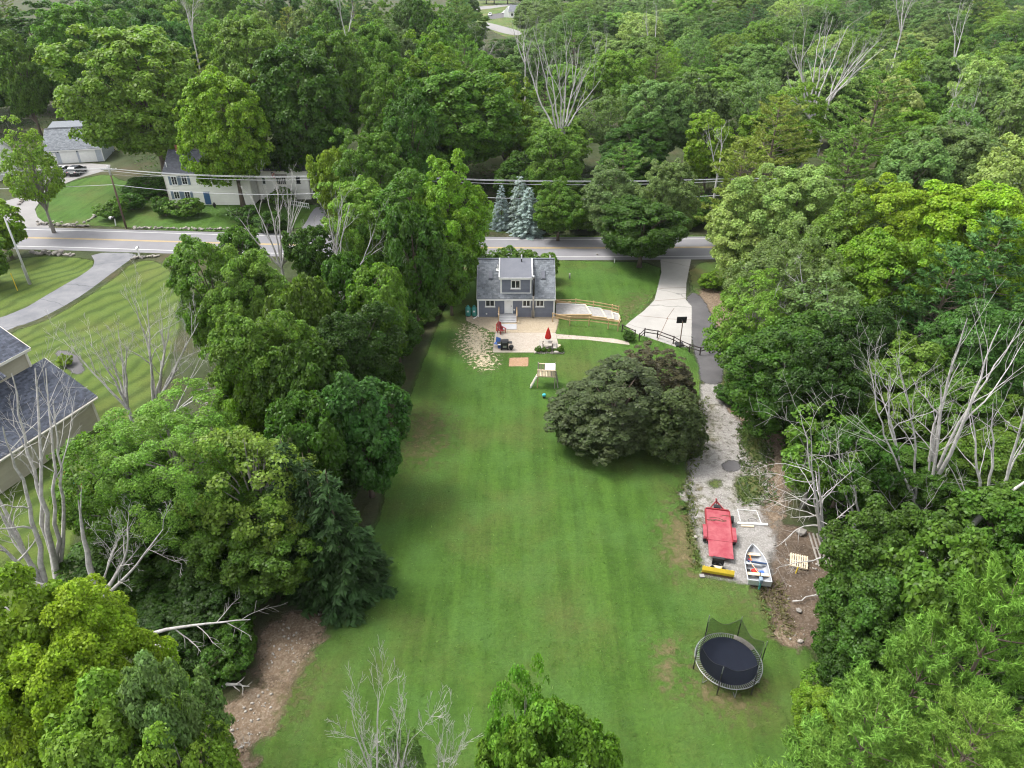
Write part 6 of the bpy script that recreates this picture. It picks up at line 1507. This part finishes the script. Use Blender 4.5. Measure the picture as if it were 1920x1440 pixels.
# ------------------------------------------------------------------ grass blades, weeds and ground cover: masses nobody could count
def scatter_tufts(name, label, poly, n, size, tone, seed, z=.004, blades=3, avoid=()):
    r = np.random.default_rng(seed); P = poly; xs = [p[0] for p in P]; ys = [p[1] for p in P]
    X = r.uniform(min(xs), max(xs), n); Y = r.uniform(min(ys), max(ys), n); ok = sdist(X, Y, P) > .15
    for a in avoid: ok &= sdist(X, Y, a) < .1
    X, Y = X[ok], Y[ok]; k = len(X)*blades
    c = np.stack([np.repeat(X, blades), np.repeat(Y, blades), np.zeros(k)], 1) + np.concatenate([r.normal(size=(k, 2))*size*.5, np.zeros((k, 1))], 1)
    s = size*r.uniform(.5, 1.4, (k, 1)); lean = np.concatenate([r.normal(size=(k, 2))*.75, np.full((k, 1), .8)], 1); a = r.uniform(0, 6.28, k)
    side = np.stack([np.cos(a), np.sin(a), np.zeros(k)], 1)*s*.34; c[:, 2] = z
    V = np.stack([c - side, c + side, c + lean*s], 1).reshape(-1, 3)
    o = mobj(name, fastmesh(name, V, np.arange(3*k, dtype=np.int32).reshape(-1, 3), M['leaf'])); o.color = (*tone, 1)
    return tag(o, label, 'grass', kind='stuff')
yp = [(p.x, p.y) for p in yard]
bare = [px_poly(q) for q in ([(893,485),(1040,485),(1045,665),(924,665),(870,600)], [(1312,716),(1352,716),(1450,800),(1450,1090),(1330,1080),(1300,1000),(1290,880)], [(1238,486),(1296,486),(1297,652),(1194,626),(1172,611),(1227,563)])]
scatter_tufts('lawn_grass', 'short green grass blades of the main lawn', yp, 30000, .045, (.066,.134,.021), 3, avoid=bare)
scatter_tufts('lawn_clover', 'paler clover and weeds spread over the main lawn', yp, 3000, .08, (.12,.19,.05), 4, avoid=bare)
scatter_tufts('lawn_weeds', 'dark weeds dotted over the main lawn', yp, 300, .09, (.055,.115,.018), 5, avoid=bare)
for i, (q, n, tn) in enumerate((([(1300,760),(1330,740),(1320,860),(1300,900),(1310,1000),(1318,1080),(1290,1060),(1280,900)], 3500, (.09,.12,.03)), ([(1380,790),(1450,790),(1460,950),(1380,950)], 1500, (.07,.11,.03)), ([(1400,1085),(1470,1085),(1500,1200),(1450,1200)], 250, (.16,.15,.07)))):
    scatter_tufts('rough_grass', ('ragged grass along the gravel lot', 'weeds growing through the gravel', 'dry grass at the edge of the dirt clearing', 'rough grass beside the eroded bank')[i], px_poly(q), n, .2, tn, 20+i)
# leafy ground cover under the trees, where the wood floor would show
def ground_cover(name, label, polys, per, tone, seed, h0=.2, h1=.9):
    r = np.random.default_rng(seed); Ps = []
    for poly, n in zip(polys, per):
        P = px_poly(poly); xs = [p[0] for p in P]; ys = [p[1] for p in P]
        X = r.uniform(min(xs), max(xs), n); Y = r.uniform(min(ys), max(ys), n); ok = sdist(X, Y, P) > 0
        X, Y = X[ok], Y[ok]; hgt = h0 + (h1-h0)*(.5 + .5*np.sin(X*.9 + 1.7*np.sin(Y*.6)))*r.random(len(X)); Ps.append(np.stack([X, Y, hgt*r.uniform(.5, 1, len(X))], 1))
    P = np.concatenate(Ps); N = r.normal(size=P.shape)*.5 + np.array([0, 0, 1]); V, F = leaf_quads(P, N, .34, .24, r)
    o = mobj(name, fastmesh(name, V, F, M['leaf'])); o.color = (*TONE[tone], 1); return tag(o, label, 'ground cover', kind='stuff')
ground_cover('ground_cover', 'dark leafy ground cover under the left hedgerow', [[(250,1000),(460,1040),(480,1160),(460,1270),(360,1340),(290,1320),(240,1150)], [(740,700),(800,600),(870,500),(840,470),(700,560),(650,700)]], [9000, 8000], 'dark', 31)
ground_cover('ground_cover', 'dark leafy ground cover in the wood right of the gravel', [[(1420,640),(1600,640),(1700,800),(1700,1000),(1600,1060),(1560,1000),(1480,900),(1440,780)], [(1540,1150),(1640,1080),(1700,1300),(1560,1400),(1530,1260)]], [12000, 6000], 'dark', 32)
ground_cover('ground_cover', 'green ground cover beneath the trees across the road', [[(600,440),(880,400),(900,360),(1020,400),(1030,425),(1430,425),(1430,330),(600,300)], [(0,300),(70,240),(240,300),(300,350),(620,340),(620,300),(260,200),(0,200)]], [16000, 14000], 'deep', 33, .2, 1.4)
HAZE_DENSITY = 0.00006
if HAZE_DENSITY:
    hm = bpy.data.materials.new('haze_air'); hm.use_nodes = True; t = hm.node_tree; t.nodes.clear()
    ho = t.nodes.new('ShaderNodeOutputMaterial'); hv = t.nodes.new('ShaderNodeVolumePrincipled'); hv.inputs['Color'].default_value = (.86,.90,.95,1); hv.inputs['Density'].default_value = HAZE_DENSITY
    t.links.new(hv.outputs[0], ho.inputs['Volume'])
    hz = MB().b2(-1650, 1650, -350, 2450, -1.0, 42.0).build('haze', hm); hz['kind'] = 'stuff'; hz['label'] = 'thin pale haze in the air over the woods'; hz['category'] = 'haze'
